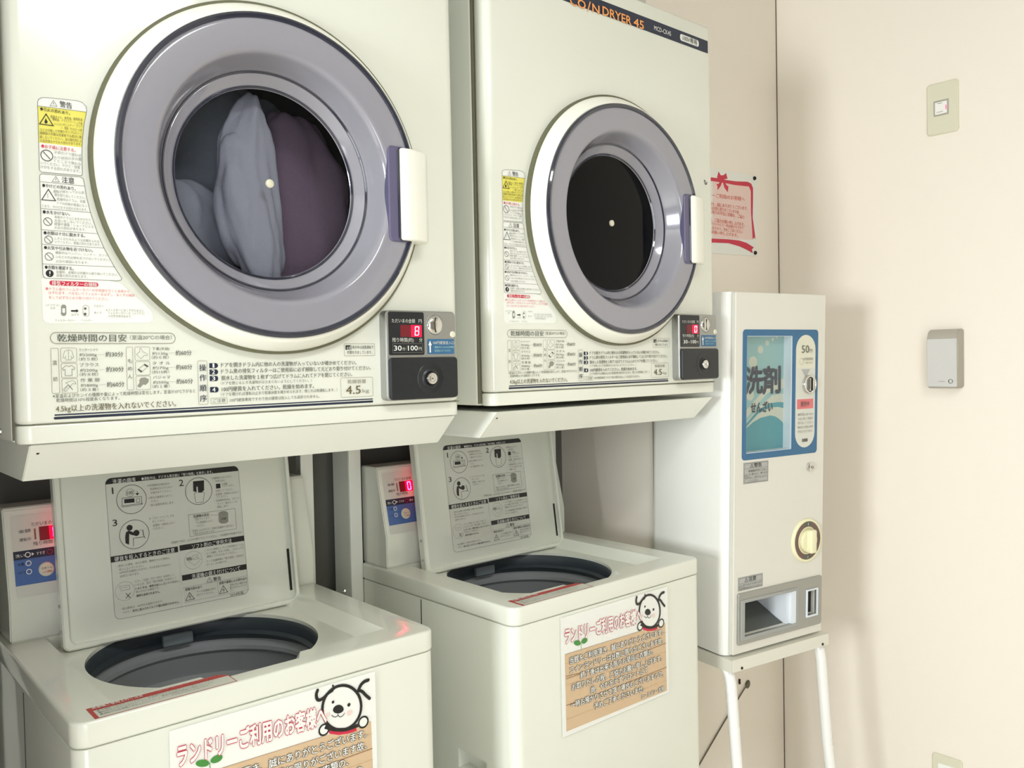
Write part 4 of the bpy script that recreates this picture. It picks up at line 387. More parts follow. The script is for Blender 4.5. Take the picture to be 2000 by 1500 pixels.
# ---------------------------------------------------------------- coin dryer
CX, CZ = .327, .358
XL, XRR, ZT = -.0435, .6935, .872
def make_dryer():
    t = Thing('coin_dryer', 'large cream coin dryer on the left, clothes turning behind its round door', 'dryer', base=((XL + XRR) / 2, .3, -.034), group=None)
    cab = MB().box(XL, XRR, 0, .0445, -.0075, ZT, .006, 3, vr=.019)
    hole = MB().lathe([(0, -.1), (.232, -.1), (.232, .3), (0, .3)], (CX, CZ), 'y')
    cab = boolean(cab, [hole]); t.part('front_panel', cab, M['cream'])
    body = MB().box(XL + .0003, XRR - .0003, .0453, .56, -.034, ZT, .006, 3)
    hole = MB().lathe([(0, -.1), (.232, -.1), (.232, .47), (0, .47)], (CX, CZ), 'y')
    t.part('cabinet', boolean(body, [hole]), M['cream'])
    t.part('panel_joint', boolean(MB().box(XL + .0012, XRR - .0012, .042, .0465, -.03, ZT - .004), [MB().lathe([(0, -.1), (.232, -.1), (.232, .47), (0, .47)], (CX, CZ), 'y')]), M['seam'])
    t.part('base_panel', MB().box(XL + .0005, XRR - .0005, .0003, .0445, -.034, -.0086, .003, 2, vr=.0185), M['cream'])
    t.part('base_gap', MB().box(XL + .02, XRR - .003, .003, .0440, -.0090, -.0073), M['seam'])
    t.part('drum', MB().lathe([(.231, .01), (.231, .44), (.2, .462), (.05, .465), (.045, .44), (0, .44)], (CX, CZ), 'y', 64), M['steel'])
    # door: ring > gasket, bowl, edge, glass, stud, handle
    ring = MB().lathe([(.250, .002), (.270, .002), (.2705, -.010), (.269, -.0165), (.2635, -.024), (.2575, -.032), (.2525, -.0365), (.249, -.037), (.2485, -.02), (.2485, .0)], (CX, CZ), 'y', 128)
    door = t.part('door', ring, M['ringwhite'])
    t.part('gasket', MB().lathe([(.262, .0), (.2745, .0), (.2745, -.0115), (.262, -.0115)], (CX, CZ), 'y', 128), M['gasket'], door)
    t.part('door_bowl_edge', MB().lathe([(.2487, -.024), (.2505, -.037), (.2495, -.0405), (.2460, -.0428), (.2420, -.0418), (.2405, -.0385)], (CX, CZ), 'y', 128), M['bowl_dk'], door)
    bowl = [(.2412, -.0385), (.2400, -.0396), (.2380, -.0400), (.2360, -.0401), (.2000, -.0396), (.1970, -.0392), (.1935, -.0372), (.1900, -.0330), (.1875, -.0270), (.1830, -.0170), (.1785, -.0070), (.1755, .0), (.1725, .0045), (.169, .0035), (.1650, .007), (.1590, .0120), (.1535, .0160), (.1515, .0150), (.1492, .0180)]
    t.part('door_bowl', MB().lathe(bowl, (CX, CZ), 'y', 128), M['bowl'], door)
    t.part('door_bowl_lip', MB().lathe([(.1740, .0035), (.1725, .0015), (.1700, .0030), (.1710, .0060)], (CX, CZ), 'y', 128).lathe([(.1537, .0150), (.1519, .0138), (.1497, .0160)], (CX, CZ), 'y', 128), M['bowl_dk'], door)
    t.part('door_glass', MB().lathe([(.1496, .0182), (.10, .0166), (.05, .0158), (0, .0155)], (CX, CZ), 'y', 96), M['pane'], door)
    t.part('glass_stud', MB().lathe([(0, .0105), (.004, .0108), (.0068, .0125), (.0068, .0160), (0, .0160)], (CX, CZ), 'y', 24), M['plate'], door)
    rc = MB(); rplate(rc, .5155, .560, .2740, .4370, .010, -.020, -.0435, .002)
    t.part('handle_recess', rc, M['recess'], door)
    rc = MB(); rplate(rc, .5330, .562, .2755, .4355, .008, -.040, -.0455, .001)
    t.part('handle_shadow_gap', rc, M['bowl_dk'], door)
    hp = [(.5385, -.008), (.5360, -.030), (.5375, -.0470), (.5420, -.0510), (.5510, -.0520), (.5660, -.0500), (.5900, -.0435), (.6000, -.0370), (.6040, -.0290), (.6045, -.001), (.59, -.001)]
    h = MB().prism(hp, 'z', .2765, .4345)
    e = [e for e in h.bm.edges if abs(e.verts[0].co.z - e.verts[1].co.z) < 1e-6]
    bmesh.ops.bevel(h.bm, geom=e, offset=.0045, segments=4, affect='EDGES', profile=.5)
    t.part('handle', h, M['ringwhite'], door)
    # coin box
    cb = MB(); rplate(cb, .5175, .6690, .0, .158, .0095, .0, -.0205, .0022); box = t.part('coin_box', cb, M['silver'])
    d = MB(); rplate(d, .5225, .5975, .0795, .1555, .0035, -.0195, -.0212, .0004)
    t.part('display_cover', d, M['blackp'], box)
    i = Ink(front(-.0213))
    i.text('ただいまの金額', .5285, .1395, .5770, .1395, .0075, 'q'); i.text('円', .5845, .1395, .5915, .1395, .0072, 'q')
    t.part('amount_lettering', i.bm, i.mats(), box, smooth=0); i = Ink(front(-.0213))
    i.text('残り時間(約)', .5285, .1060, .5730, .1060, .0078, 'q'); i.text('分', .5850, .1060, .5920, .1060, .0075, 'q')
    t.part('display_lettering', i.bm, i.mats(), box, smooth=0); i = Ink(front(-.0213))
    i.rect(.5295, .0838, .5925, .0996, .0005, .0004, 'l'); i.text('30', .5318, .0917, .5475, .0917, .0088, 'w', 1); i.text('分', .5490, .0905, .5555, .0905, .0062, 'q'); i.text('/', .5570, .0917, .5590, .0917, .009, 'l')
    i.text('100', .5610, .0917, .5815, .0917, .0088, 'w', 1); i.text('円', .5835, .0905, .5900, .0905, .0062, 'q')
    t.part('price_lettering', i.bm, i.mats(), box, smooth=0)
    d = MB(); d.box(.5465, .5690, -.0217, -.0205, .1115, .1325, mi=0).box(.5690, .5915, -.0217, -.0205, .1115, .1325, mi=1)
    t.part('led_window', d, [M['leddim'], M['ledsoft']], box, smooth=0)
    def digit(segs, x0=.5765, z0=.1140, w=.0088, h=.0160, y=-.0221):
        mb = MB(); a = .0012
        R_ = {'a': (x0 + .0016, x0 + w, z0 + h - a, z0 + h), 'g': (x0 + .001, x0 + w - .001, z0 + h / 2 - a / 2, z0 + h / 2 + a / 2), 'd': (x0, x0 + w - .0016, z0, z0 + a)}
        for q, b in R_.items():
            if q in segs: mb.box(b[0], b[1], y, y + .0005, b[2], b[3])
        for q, x, z in (('f', x0, z0 + h / 2), ('b', x0 + w - a, z0 + h / 2), ('e', x0, z0), ('c', x0 + w - a, z0)):
            if q in segs:
                mb.prism([(x + (z - z0) * .06, z + .0012), (x + a + (z - z0) * .06, z + .0012), (x + a + (z + h / 2 - z0) * .06, z + h / 2 - .0006), (x + (z + h / 2 - z0) * .06, z + h / 2 - .0006)], 'y', y, y + .0005)
        return mb
    t.part('led_digit', digit('abcdefg'), M['led2'], box, smooth=0)
    t.zero_mesh = finish(digit('abcdef').bm, 'led_digit', [M['led2']], t.base, 0)
    cs = MB().lathe([(0, -.0275), (.006, -.0272), (.012, -.0258), (.0165, -.0232), (.0182, -.0205), (.0182, -.019)], (.6215, .1330), 'y', 40)
    t.part('coin_dial', cs, M['chrome'], box)
    t.part('coin_dial_rim', MB().lathe([(.0182, -.0204), (.0188, -.0212), (.0196, -.0204)], (.6215, .133), 'y', 40), M['grey'], box)
    sl = MB()
    for k in range(8):
        a0 = -.013 + .0033 * k; a1 = a0 + .0033; cx = lambda a: .6160 + a * a * 16
        sl.prism([(cx(a0), .133 + a0), (cx(a0) + .0016, .133 + a0), (cx(a1) + .0016, .133 + a1), (cx(a1), .133 + a1)], 'y', -.0274, -.020)
    t.part('coin_slot', sl, M['gap'], box)
    t.part('round_button', MB().lathe([(0, -.0228), (.0050, -.0225), (.0062, -.0205), (.0062, -.02)], (.6612, .1165), 'y', 24), M['plate'], box)
    i = Ink(front(-.0206)); i.rect(.6035, .0805, .6640, .1080, .002, 0, 'B')
    i.fill([(.6078, .0835), (.6108, .0835), (.6108, .0965), (.6132, .0965), (.6093, .1050), (.6054, .0965), (.6078, .0965)], 'w', .001)
    i.text('100円硬貨投入口', .6155, .1010, .6625, .1010, .0062, 'q'); i.text('運転中入れれば時間', .6185, .0930, .6620, .0930, .0042, 'A'); i.text('追加投入もできます。', .6185, .0868, .6560, .0868, .0042, 'A')
    t.part('coin_sticker', i.bm, i.mats(), box, smooth=0)
    d = MB(); rplate(d, .5215, .6680, .0012, .0752, .0070, -.019, -.0262, .0022)
    cd = t.part('cash_door', d, M['blackp'], box)
    t.part('lock_boss', MB().lathe([(.0285, -.0258), (.027, -.0268), (.025, -.0266), (.018, -.0262), (.0150, -.0285), (.0130, -.0288), (.0110, -.0266)], (.6055, .0370), 'y', 48), M['blackp'], box)
    t.part('lock', MB().lathe([(.0108, -.026), (.0108, -.0315), (.0100, -.0330), (.0064, -.0332), (.0060, -.0322), (.0045, -.0324), (0, -.0324)], (.6055, .0370), 'y', 32).box(.6040, .6072, -.0330, -.0322, .0362, .0378, mi=1), [M['chrome'], M['gap']], box)
    # prints
    for nm, items, lab in (('warning_label', WARN, 'white and yellow warning label'), ('drying_time_chart', CHART, None), ('operating_steps', STEPS, None)):
        i = Ink(front(-.0003)); i.run(items); t.part(nm, i.bm, i.mats(), label=lab, smooth=0)
    i = Ink(front(-.0003)); i.rect(0, .0033, .5005, .0052, .0009, 0, 'n'); i.rect(-.001, -.0018, .501, .0018, .0018, 0, 'n')
    t.part('double_line', i.bm, i.mats(), smooth=0, label='pair of dark blue lines')
    i = Ink(front(-.0003)); i.fill([(XL + .030, .8065), (.6755, .8065), (.6755, .8370), (XL + .030, .8370)], 'n')
    i.run([('T', 'CO', 190.2, 811.8, 238, 811.8, 17.7, 'f', 5), ('L', [(244, 801), (253, 824)], 3.4, 'f', 0), ('C', 256, 832, 2.4, 0, 'f'), ('T', 'N', 259, 813, 281, 813, 17.7, 'f', 5)]); i.run(STRIPE[2:4]); i.run(STRIPE[4:])
    t.part('name_strip', i.bm, i.mats(), smooth=0, label='dark blue name strip with orange lettering')
    for z in (-.021, .80): t.part('side_screw', MB().lathe([(0, XL - .003), (.0035, XL - .0025), (.0048, XL + .002)], (.12, z), 'x', 20), M['chrome'])
    return t
dry = make_dryer()
F2 = Frame((.8184, .007, .0114), .0078)
d2 = copy_tree(dry.o); place(d2, F2, dry.base); d2['label'] = 'cream coin dryer on the right with an empty dark drum and blue name strip'
dry.o['group'] = d2['group'] = 'stacked coin dryers'
for p in d2.children_recursive:
    if p.name.startswith('led_digit'): p.data = dry.zero_mesh
i = Ink(front(-.0006)); i.line([(.6520, .4885), (.6535, .4915), (.6560, .4890), (.6545, .4850)], .0020, 'k'); i.line([(.6545, .4850), (.6580, .4815), (.6615, .4840), (.6625, .4885)], .0022, 'k')
me = finish(i.bm, 'pen_mark', i.mats(), dry.base, 0); pm = bpy.data.objects.new('pen_mark', me); col.objects.link(pm); pm.parent = d2; pm['label'] = 'small black pen squiggle'

# clothes inside the left drum
def cloth(name, label, m, c, sc3, seed, fold, rot=0, tw=0):
    bm = bmesh.new(); bmesh.ops.create_icosphere(bm, subdivisions=5, radius=1)
    for v in bm.verts:
        p = v.co.copy(); q = p * 1.1 + Vector((seed, seed * 2.1, -seed)); n3 = noise.noise(q)
        r = 1 + .16 * n3 + fold * math.sin(9 * noise.noise(q * .9 + Vector((3, 1, 2))) + 2 * p.x) * .10 + .03 * noise.noise(q * 5)
        p = Vector((p.x * sc3[0], p.y * sc3[1], p.z * sc3[2])) * r
        p = Matrix.Rotation(rot + tw * p.z, 3, 'Y') @ p
        p += Vector(c); d = Vector((p.x - CX, p.z - CZ))
        if d.length > .224: d *= .224 / d.length; p.x, p.z = CX + d.x, CZ + d.y
        p.y = min(max(p.y, .030 + .004 * noise.noise(q * 3)), .42)
        v.co = p
    mb = MB(); mb.bm.free(); mb.bm = bm
    return single(name, mb, m, label, 'clothes', base=c, group='clothes in the left dryer', smooth=180)
cloth('towel', 'pale grey towel bundled low behind the glass of the left dryer', M['towel'], (CX - .112, .146, CZ - .080), (.108, .032, .105), 1.7, .6, .15)
cloth('shirt', 'pale lilac shirt standing upright in the middle of the left drum', M['shirt'], (CX - .012, .072, CZ - .02), (.052, .032, .165), 5.2, .7, -.12, .8)
cloth('jersey', 'dark plum jersey filling the right half of the left drum', M['plum'], (CX + .118, .142, CZ - .02), (.100, .034, .190), 9.1, .6, -.10)
cloth('sweatshirt', 'grey sweatshirt filling the back and top of the left drum', M['navy'], (CX - .00, .240, CZ + .06), (.215, .040, .190), 13.4, .6, -.2)

# ---------------------------------------------------------------- dryer stands
SL, SR = -.030, .683
def make_stand():
    t = Thing('dryer_stand', 'cream steel stand carrying the left dryer', 'stand', base=((XL + XRR) / 2, .3, FLO))
    tr = MB().prism([(.004, -.0348), (.062, -.089), (.600, -.089), (.600, -.0348)], 'x', SL, SR)
    bmesh.ops.bevel(tr.bm, geom=list(tr.bm.edges), offset=.0015, segments=2, affect='EDGES')
    t.part('tray', tr, M['cream_dk'])
    t.part('tray_rivet', MB().lathe([(0, .0165), (.002, .017), (.0025, .02)], (SL + .012, -.047), 'y', 12), M['gap'])
    for nm, xa, xb, xw in (('post', SL, SL + .034, SL), ('post', SR - .032, SR, SR - .004)):
        p = MB().box(xa, xb, .575, .579, FLO, -.0895, .0008, 1).box(xw, xw + .004, .5792, .655, FLO, -.0895, .0008, 1)
        po = t.part(nm, p, M['cream_dk'])
        t.part('foot', MB().box(xa - .004, xb + .004, .57, .66, FLO, FLO + .008, .001, 1), M['grey'], po)
    t.part('cross_bar', MB().box(SL + .005, SR - .005, .650, .6545, -1.25, -1.21), M['cream_dk'])
    t.part('bolt', MB().lathe([(0, SL - .008), (.004, SL - .0078), (.0055, SL - .005), (.0055, SL - .001)], (.602, -.502), 'x', 6).lathe([(.003, SL - .011), (.003, SL - .001)], (.602, -.502), 'x', 10), M['chrome'])
    return t
st = make_stand(); s2 = copy_tree(st.o); place(s2, Frame((.8184, .007, 0), .0078), st.base)
s2['label'] = 'cream steel stand carrying the right dryer'; st.o['group'] = s2['group'] = 'dryer stands'

# ---------------------------------------------------------------- washing machines
WL, WR, WF, WT, WB_ = .0125, .636, .0159, -.432, .60
TCX, TCY, TR_ = .307, .290, .203
def make_washer():
    t = Thing('washing_machine', 'cream top loading coin washer on the left with its lid standing open', 'washing machine', base=((WL + WR) / 2, .3, FLO))
    b = MB().box(WL + .0015, WR - .0015, WF + .0015, WB_, FLO + .03, -.4715, .003, 2, vr=.024)
    cut = [MB().lathe([(0, -.4), (.228, -.4), (.228, -1.15), (0, -1.15)], (TCX, TCY), 'z', 64),
           MB().box(WL - .02, WL + .030, .112, .208, -.818, -.776)]
    t.part('body', boolean(b, cut), M['cream'])
    hs = MB().prism([(.208, -.776), (.112, -.776), (.112, -.812), (.206, -.814)], 'x', WL + .0312, WL + .033); t.part('hand_hold', hs, M['greydk'])
    t.part('side_joint', MB().box(WL + .0009, WL + .003, .335, .3375, -1.40, -.475), M['gap'])
    t.part('foot', MB().lathe([(0, FLO), (.02, FLO), (.02, FLO + .032), (0, FLO + .032)], (WL + .07, WF + .07), 'z', 20), M['greydk'])
    t.part('foot', MB().lathe([(0, FLO), (.02, FLO), (.02, FLO + .032), (0, FLO + .032)], (WR - .07, WF + .07), 'z', 20), M['greydk'])
    t.part('foot', MB().lathe([(0, FLO), (.02, FLO), (.02, FLO + .032), (0, FLO + .032)], (WL + .07, WB_ - .07), 'z', 20), M['greydk'])
    t.part('foot', MB().lathe([(0, FLO), (.02, FLO), (.02, FLO + .032), (0, FLO + .032)], (WR - .07, WB_ - .07), 'z', 20), M['greydk'])
    fr = MB().box(WL, WR, WF, WB_, -.4705, WT, .005, 4, vr=.025)
    c1 = MB()   # tapered lid seat
    A = [(.078, .077), (.215, .077), (.222, .048), (.375, .048), (.392, .077), (.572, .082), (.572, .487), (.078, .487)]
    B = [(.090, .092), (.225, .092), (.230, .062), (.370, .062), (.384, .092), (.536, .096), (.536, .480), (.090, .480)]
    va = [c1.bm.verts.new((x, y, WT + .004)) for x, y in A]; vb = [c1.bm.verts.new((x, y, -.4535)) for x, y in B]
    c1.bm.faces.new(va); c1.bm.faces.new(vb[::-1])
    for k in range(8): c1.bm.faces.new((va[k], vb[k], vb[(k + 1) % 8], va[(k + 1) % 8]))
    c2 = MB().lathe([(0, -.40), (TR_, -.40), (TR_, -.50), (0, -.50)], (TCX, TCY), 'z', 96)
    fo = t.part('top_frame', boolean(fr, [c1, c2]), M['cream'], smooth=30)
    tub = MB(); pr = [(TR_ + .0015, -.4575), (TR_ - .001, -.462), (TR_ - .004, -.468), (TR_ - .003, -.486), (TR_ - .010, -.492), (TR_ - .004, -.500), (TR_ + .002, -.505)]
    t.part('tub_ring', tub.lathe(pr, (TCX, TCY), 'z', 96), M['tubdk'])
    pr = [(TR_ + .002, -.505)]
    z = -.505
    for k in range(5): pr += [(TR_ + .002, z - .004), (TR_ - .006, z - .012), (TR_ - .007, z - .020), (TR_ + .001, z - .028), (TR_ + .003, z - .060)]; z -= .064
    pr += [(TR_, -1.0), (.12, -1.05), (0, -1.04)]
    t.part('tub', MB().lathe(pr, (TCX, TCY), 'z', 96), M['tub'])
    cl = MB().box(-.030, .030, -.008, .008, -.012, .012, .004, 3)
    a = math.radians(86); m4 = Matrix.Translation((TCX + (TR_ - .012) * math.cos(a), TCY + (TR_ - .012) * math.sin(a), -.487)) @ Matrix.Rotation(a - math.pi / 2, 4, 'Z')
    cl.bm.transform(m4); t.part('filter_clip', cl, M['tubclip'])
    # lid, tilted back
    k = .1370; Y0 = .4282; Z0 = -.451
    Rl = Matrix.Rotation(-math.atan(k), 4, 'X'); Tl = Matrix.Translation((0, Y0, Z0)) @ Rl
    def lmap(mb): mb.bm.transform(Tl); return mb
    lx0, lx1, lh = .0985, .5700, .350
    l = MB(); l.box(lx0 + .004, lx1 - .004, .010, .024, .004, lh - .004, .004, 2)
    lo = t.part('lid', lmap(l), M['cream'])
    rim = MB(); rplate(rim, lx0, lx1, 0, lh, .012, .022, 0, .003); c = MB(); rplate(c, lx0 + .011, lx1 - .009, .010, lh - .010, .014, .0105, -.01, .0001)
    rim = boolean(rim, [c]); t.part('lid_rim', lmap(rim), M['cream'], lo)
    for z in (.036, .083): t.part('hinge_rivet', lmap(MB().lathe([(0, lx0 - .0028), (.0024, lx0 - .0024), (.0036, lx0 + .001)], (.011, z), 'x', 14)), M['grey'], lo)
    t.part('hinge', lmap(MB().box(lx1 - .0190, lx1 - .0135, .0085, .0102, .028, .118, .0006, 1)), M['gap'], lo)
    cs = math.cos(math.atan(k))
    def lp(x, z, h):                                      # plan (x, z) on the lid's inner face
        return (x, Y0 + (z - Z0) * k + .0100 - h, z)
    i = Ink(lp); i.run(LID[:1])
    i.fill([(.1915, -.1575)] + [(x, z) for x, z in rrpts(.1915, .4576, -.1700, -.1461, .011)[:14]] + [(.1915, -.1575)], 'k')
    i.run(LID[1:]); t.part('instruction_label', i.bm, i.mats(), lo, smooth=0)
    # console
    prof = [(.4905, WT), (.4905, -.3600), (.5300, -.1930), (.5340, -.1895), (WB_, -.1895), (WB_, WT)]
    cn = MB().prism(prof, 'x', WL + .012, WR - .002); bmesh.ops.bevel(cn.bm, geom=[e for e in cn.bm.edges], offset=.0025, segments=3, affect='EDGES')
    co = t.part('console', cn, M['cream'])
    def kp(x, z, h): return (x, .4905 + .2365 * (z + .360) - .0006 - h, z)
    i = Ink(kp); i.rect(.0375, -.352, .300, -.204, .004, 0, 'q')
    i.fill([(.0375, -.2845), (.0375, -.2690), (.300, -.2690), (.300, -.2845)], 'n'); i.fill([(.0375, -.3305), (.0375, -.2845), (.300, -.2845), (.300, -.3305)], 'b')
    i.run([('T', 'ただいまの金額', 70.9, -223.6, 120, -223.6, 7.4, 'g', 0), ('T', '金額', 48.7, -234.0, 69.0, -234.0, 6.2, 'g', 0), ('T', '運転中', 49.1, -249.2, 68.4, -249.2, 6.2, 'g', 0), ('T', '残り時間', 71.3, -259.0, 104, -259.0, 7.3, 'g', 0), ('T', '洗い', 40.7, -277.2, 55.6, -277.2, 6.1, 'w', 0), ('T', 'すすぎ', 75.4, -277.1, 89.9, -277.1, 6.2, 'w', 0), ('T', '脱水', 106, -277.1, 118, -277.1, 6.2, 'w', 0),
           ('C', 61.1, -277, 4.2, 1.4, 'w'), ('C', 61.0, -292.4, 4.2, 1.4, 'w'), ('C', 60.8, -307.4, 4.2, 1.4, 'w'), ('C', 98, -277, 4.2, 1.2, 'd'), ('P', [(67.7, -274.1), (71.9, -277), (67.7, -279.9)], 'w'), ('T', '水量', 43, -292.4, 54, -292.4, 5, 'n', 0), ('T', 'ふつう', 43, -307.4, 55, -307.4, 5, 'n', 0), ('L', [(76, -231.6), (76, -251.4)], 3.0, 'u', 0)])
    t.part('control_panel', i.bm, i.mats(), co, smooth=0)
    def kbox(mb, x0, x1, z0, z1, h0, h1, mi=0):
        v = [mb.bm.verts.new(kp(x, z, h)) for h in (h0, h1) for x, z in ((x0, z0), (x1, z0), (x1, z1), (x0, z1))]
        for f in ((4, 5, 6, 7), (0, 4, 5, 1)[::1], (1, 5, 6, 2), (2, 6, 7, 3), (3, 7, 4, 0)): mb.bm.faces.new([v[q] for q in f]).material_index = mi
        return mb
    dw = MB(); kbox(dw, .083, .100, -.2545, -.2295, .0008, .0014, 0); kbox(dw, .1002, .150, -.2545, -.2295, .0008, .0014, 1)
    t.part('led_window', dw, [M['leddim'], M['ledsoft']], co, smooth=0)
    dg = MB()
    for x0 in (.1060, .128):
        for q in ((0, .0025, .0015, .0095), (0, .0025, .0110, .0190), (.0085, .011, .0015, .0095), (.0085, .011, .0110, .0190), (.001, .010, 0, .0022), (.001, .010, .0183, .0205)):
            kbox(dg, x0 + q[0], x0 + q[1], -.2522 + q[2], -.2522 + q[3], .0014, .0019)
    t.part('led_digits', dg, M['led'], co, smooth=0)
    bt = MB().lathe([(0, -.0022), (.011, -.002), (.0132, 0), (.0132, .001)], (0, 0), 'y', 32)
    n = Vector((0, -1, .2365)).normalized(); bt.bm.transform(Matrix.Translation(kp(.090, -.3075, .0008)) @ Vector((0, -1, 0)).rotation_difference(n).to_matrix().to_4x4())
    t.part('start_button', bt, M['plate'], co)
    i = Ink(lambda x, z, h: kp(x, z, h + .0034)); i.text('スタート', .0805, -.3050, .0990, -.3050, .0052, 'g'); i.text('ふた解除', .082, -.3115, .098, -.3115, .004, 'r'); t.part('button_lettering', i.bm, i.mats(), co, smooth=0)
    # caution strip on the top frame
    i = Ink(lambda x, y, h: (x, y, WT + .0003 + h)); X0, X1, Y0_, Y1_ = .0435, .2530, .0205, .0685
    i.fill([(X0, Y0_), (X1, Y0_), (X1, Y1_ - .012), (X1 - .012, Y1_), (X0, Y1_)], 'x'); i.fill([(X0 + .006, Y0_ + .0015), (X1 - .0015, Y0_ + .0015), (X1 - .0015, Y1_ - .0145), (X0 + .006, Y1_ - .0145)], 'q')
    i.text('洗濯機ご使用上のご注意', X0 + .006, Y1_ - .0072, X0 + .078, Y1_ - .0072, .0095, 'w', 1)
    i.text('必ずお守りください', X0 + .10, Y1_ - .0072, X1 - .02, Y1_ - .0072, .006, 'R')
    for j, s in enumerate(('●洗濯物や洗剤を入れる前に、洗濯槽の中に忘れ物がないか確かめてください。', '●防水性のものは洗わないでください。異常な振動や故障の原因になります。', '●運転中は洗濯槽に手を入れないでください。けがをする恐れがあります。')): i.text(s, X0 + .010, Y1_ - .0205 - j * .0085, X1 - .02 - j * .01, Y1_ - .0205 - j * .0085, .0055, 'l')
    t.part('caution_strip', i.bm, i.mats(), smooth=0, label='red and white caution strip')
    return t
ws = make_washer()
G2 = Frame((.8071, -.0071, 0), .011)
w2 = copy_tree(ws.o); place(w2, G2, ws.base); w2['label'] = 'cream top loading coin washer on the right with its lid standing open'
ws.o['group'] = w2['group'] = 'coin washers'

# paper notices on the washer fronts
def poster(frame, label):
    mb = MB().box(.1435, .5005, WF - .0012, WF - .0004, -.7325, -.4775)
    t = Thing('paper_notice', label, 'notice', frame, base=(.322, WF, -.605), group='dog notices on the washers')
    t.part('sheet', mb, ink('w'), smooth=0)
    i = Ink(front(WF - .0014)); i.run(POSTER[1:]); t.part('printing', i.bm, i.mats(), smooth=0)
    return t
po = poster(Frame(), 'laminated dog notice on the front of the left washer, cut by the picture edge')
p2 = copy_tree(po.o); place(p2, G2, po.base); p2['label'] = 'laminated dog notice shown whole on the front of the right washer'

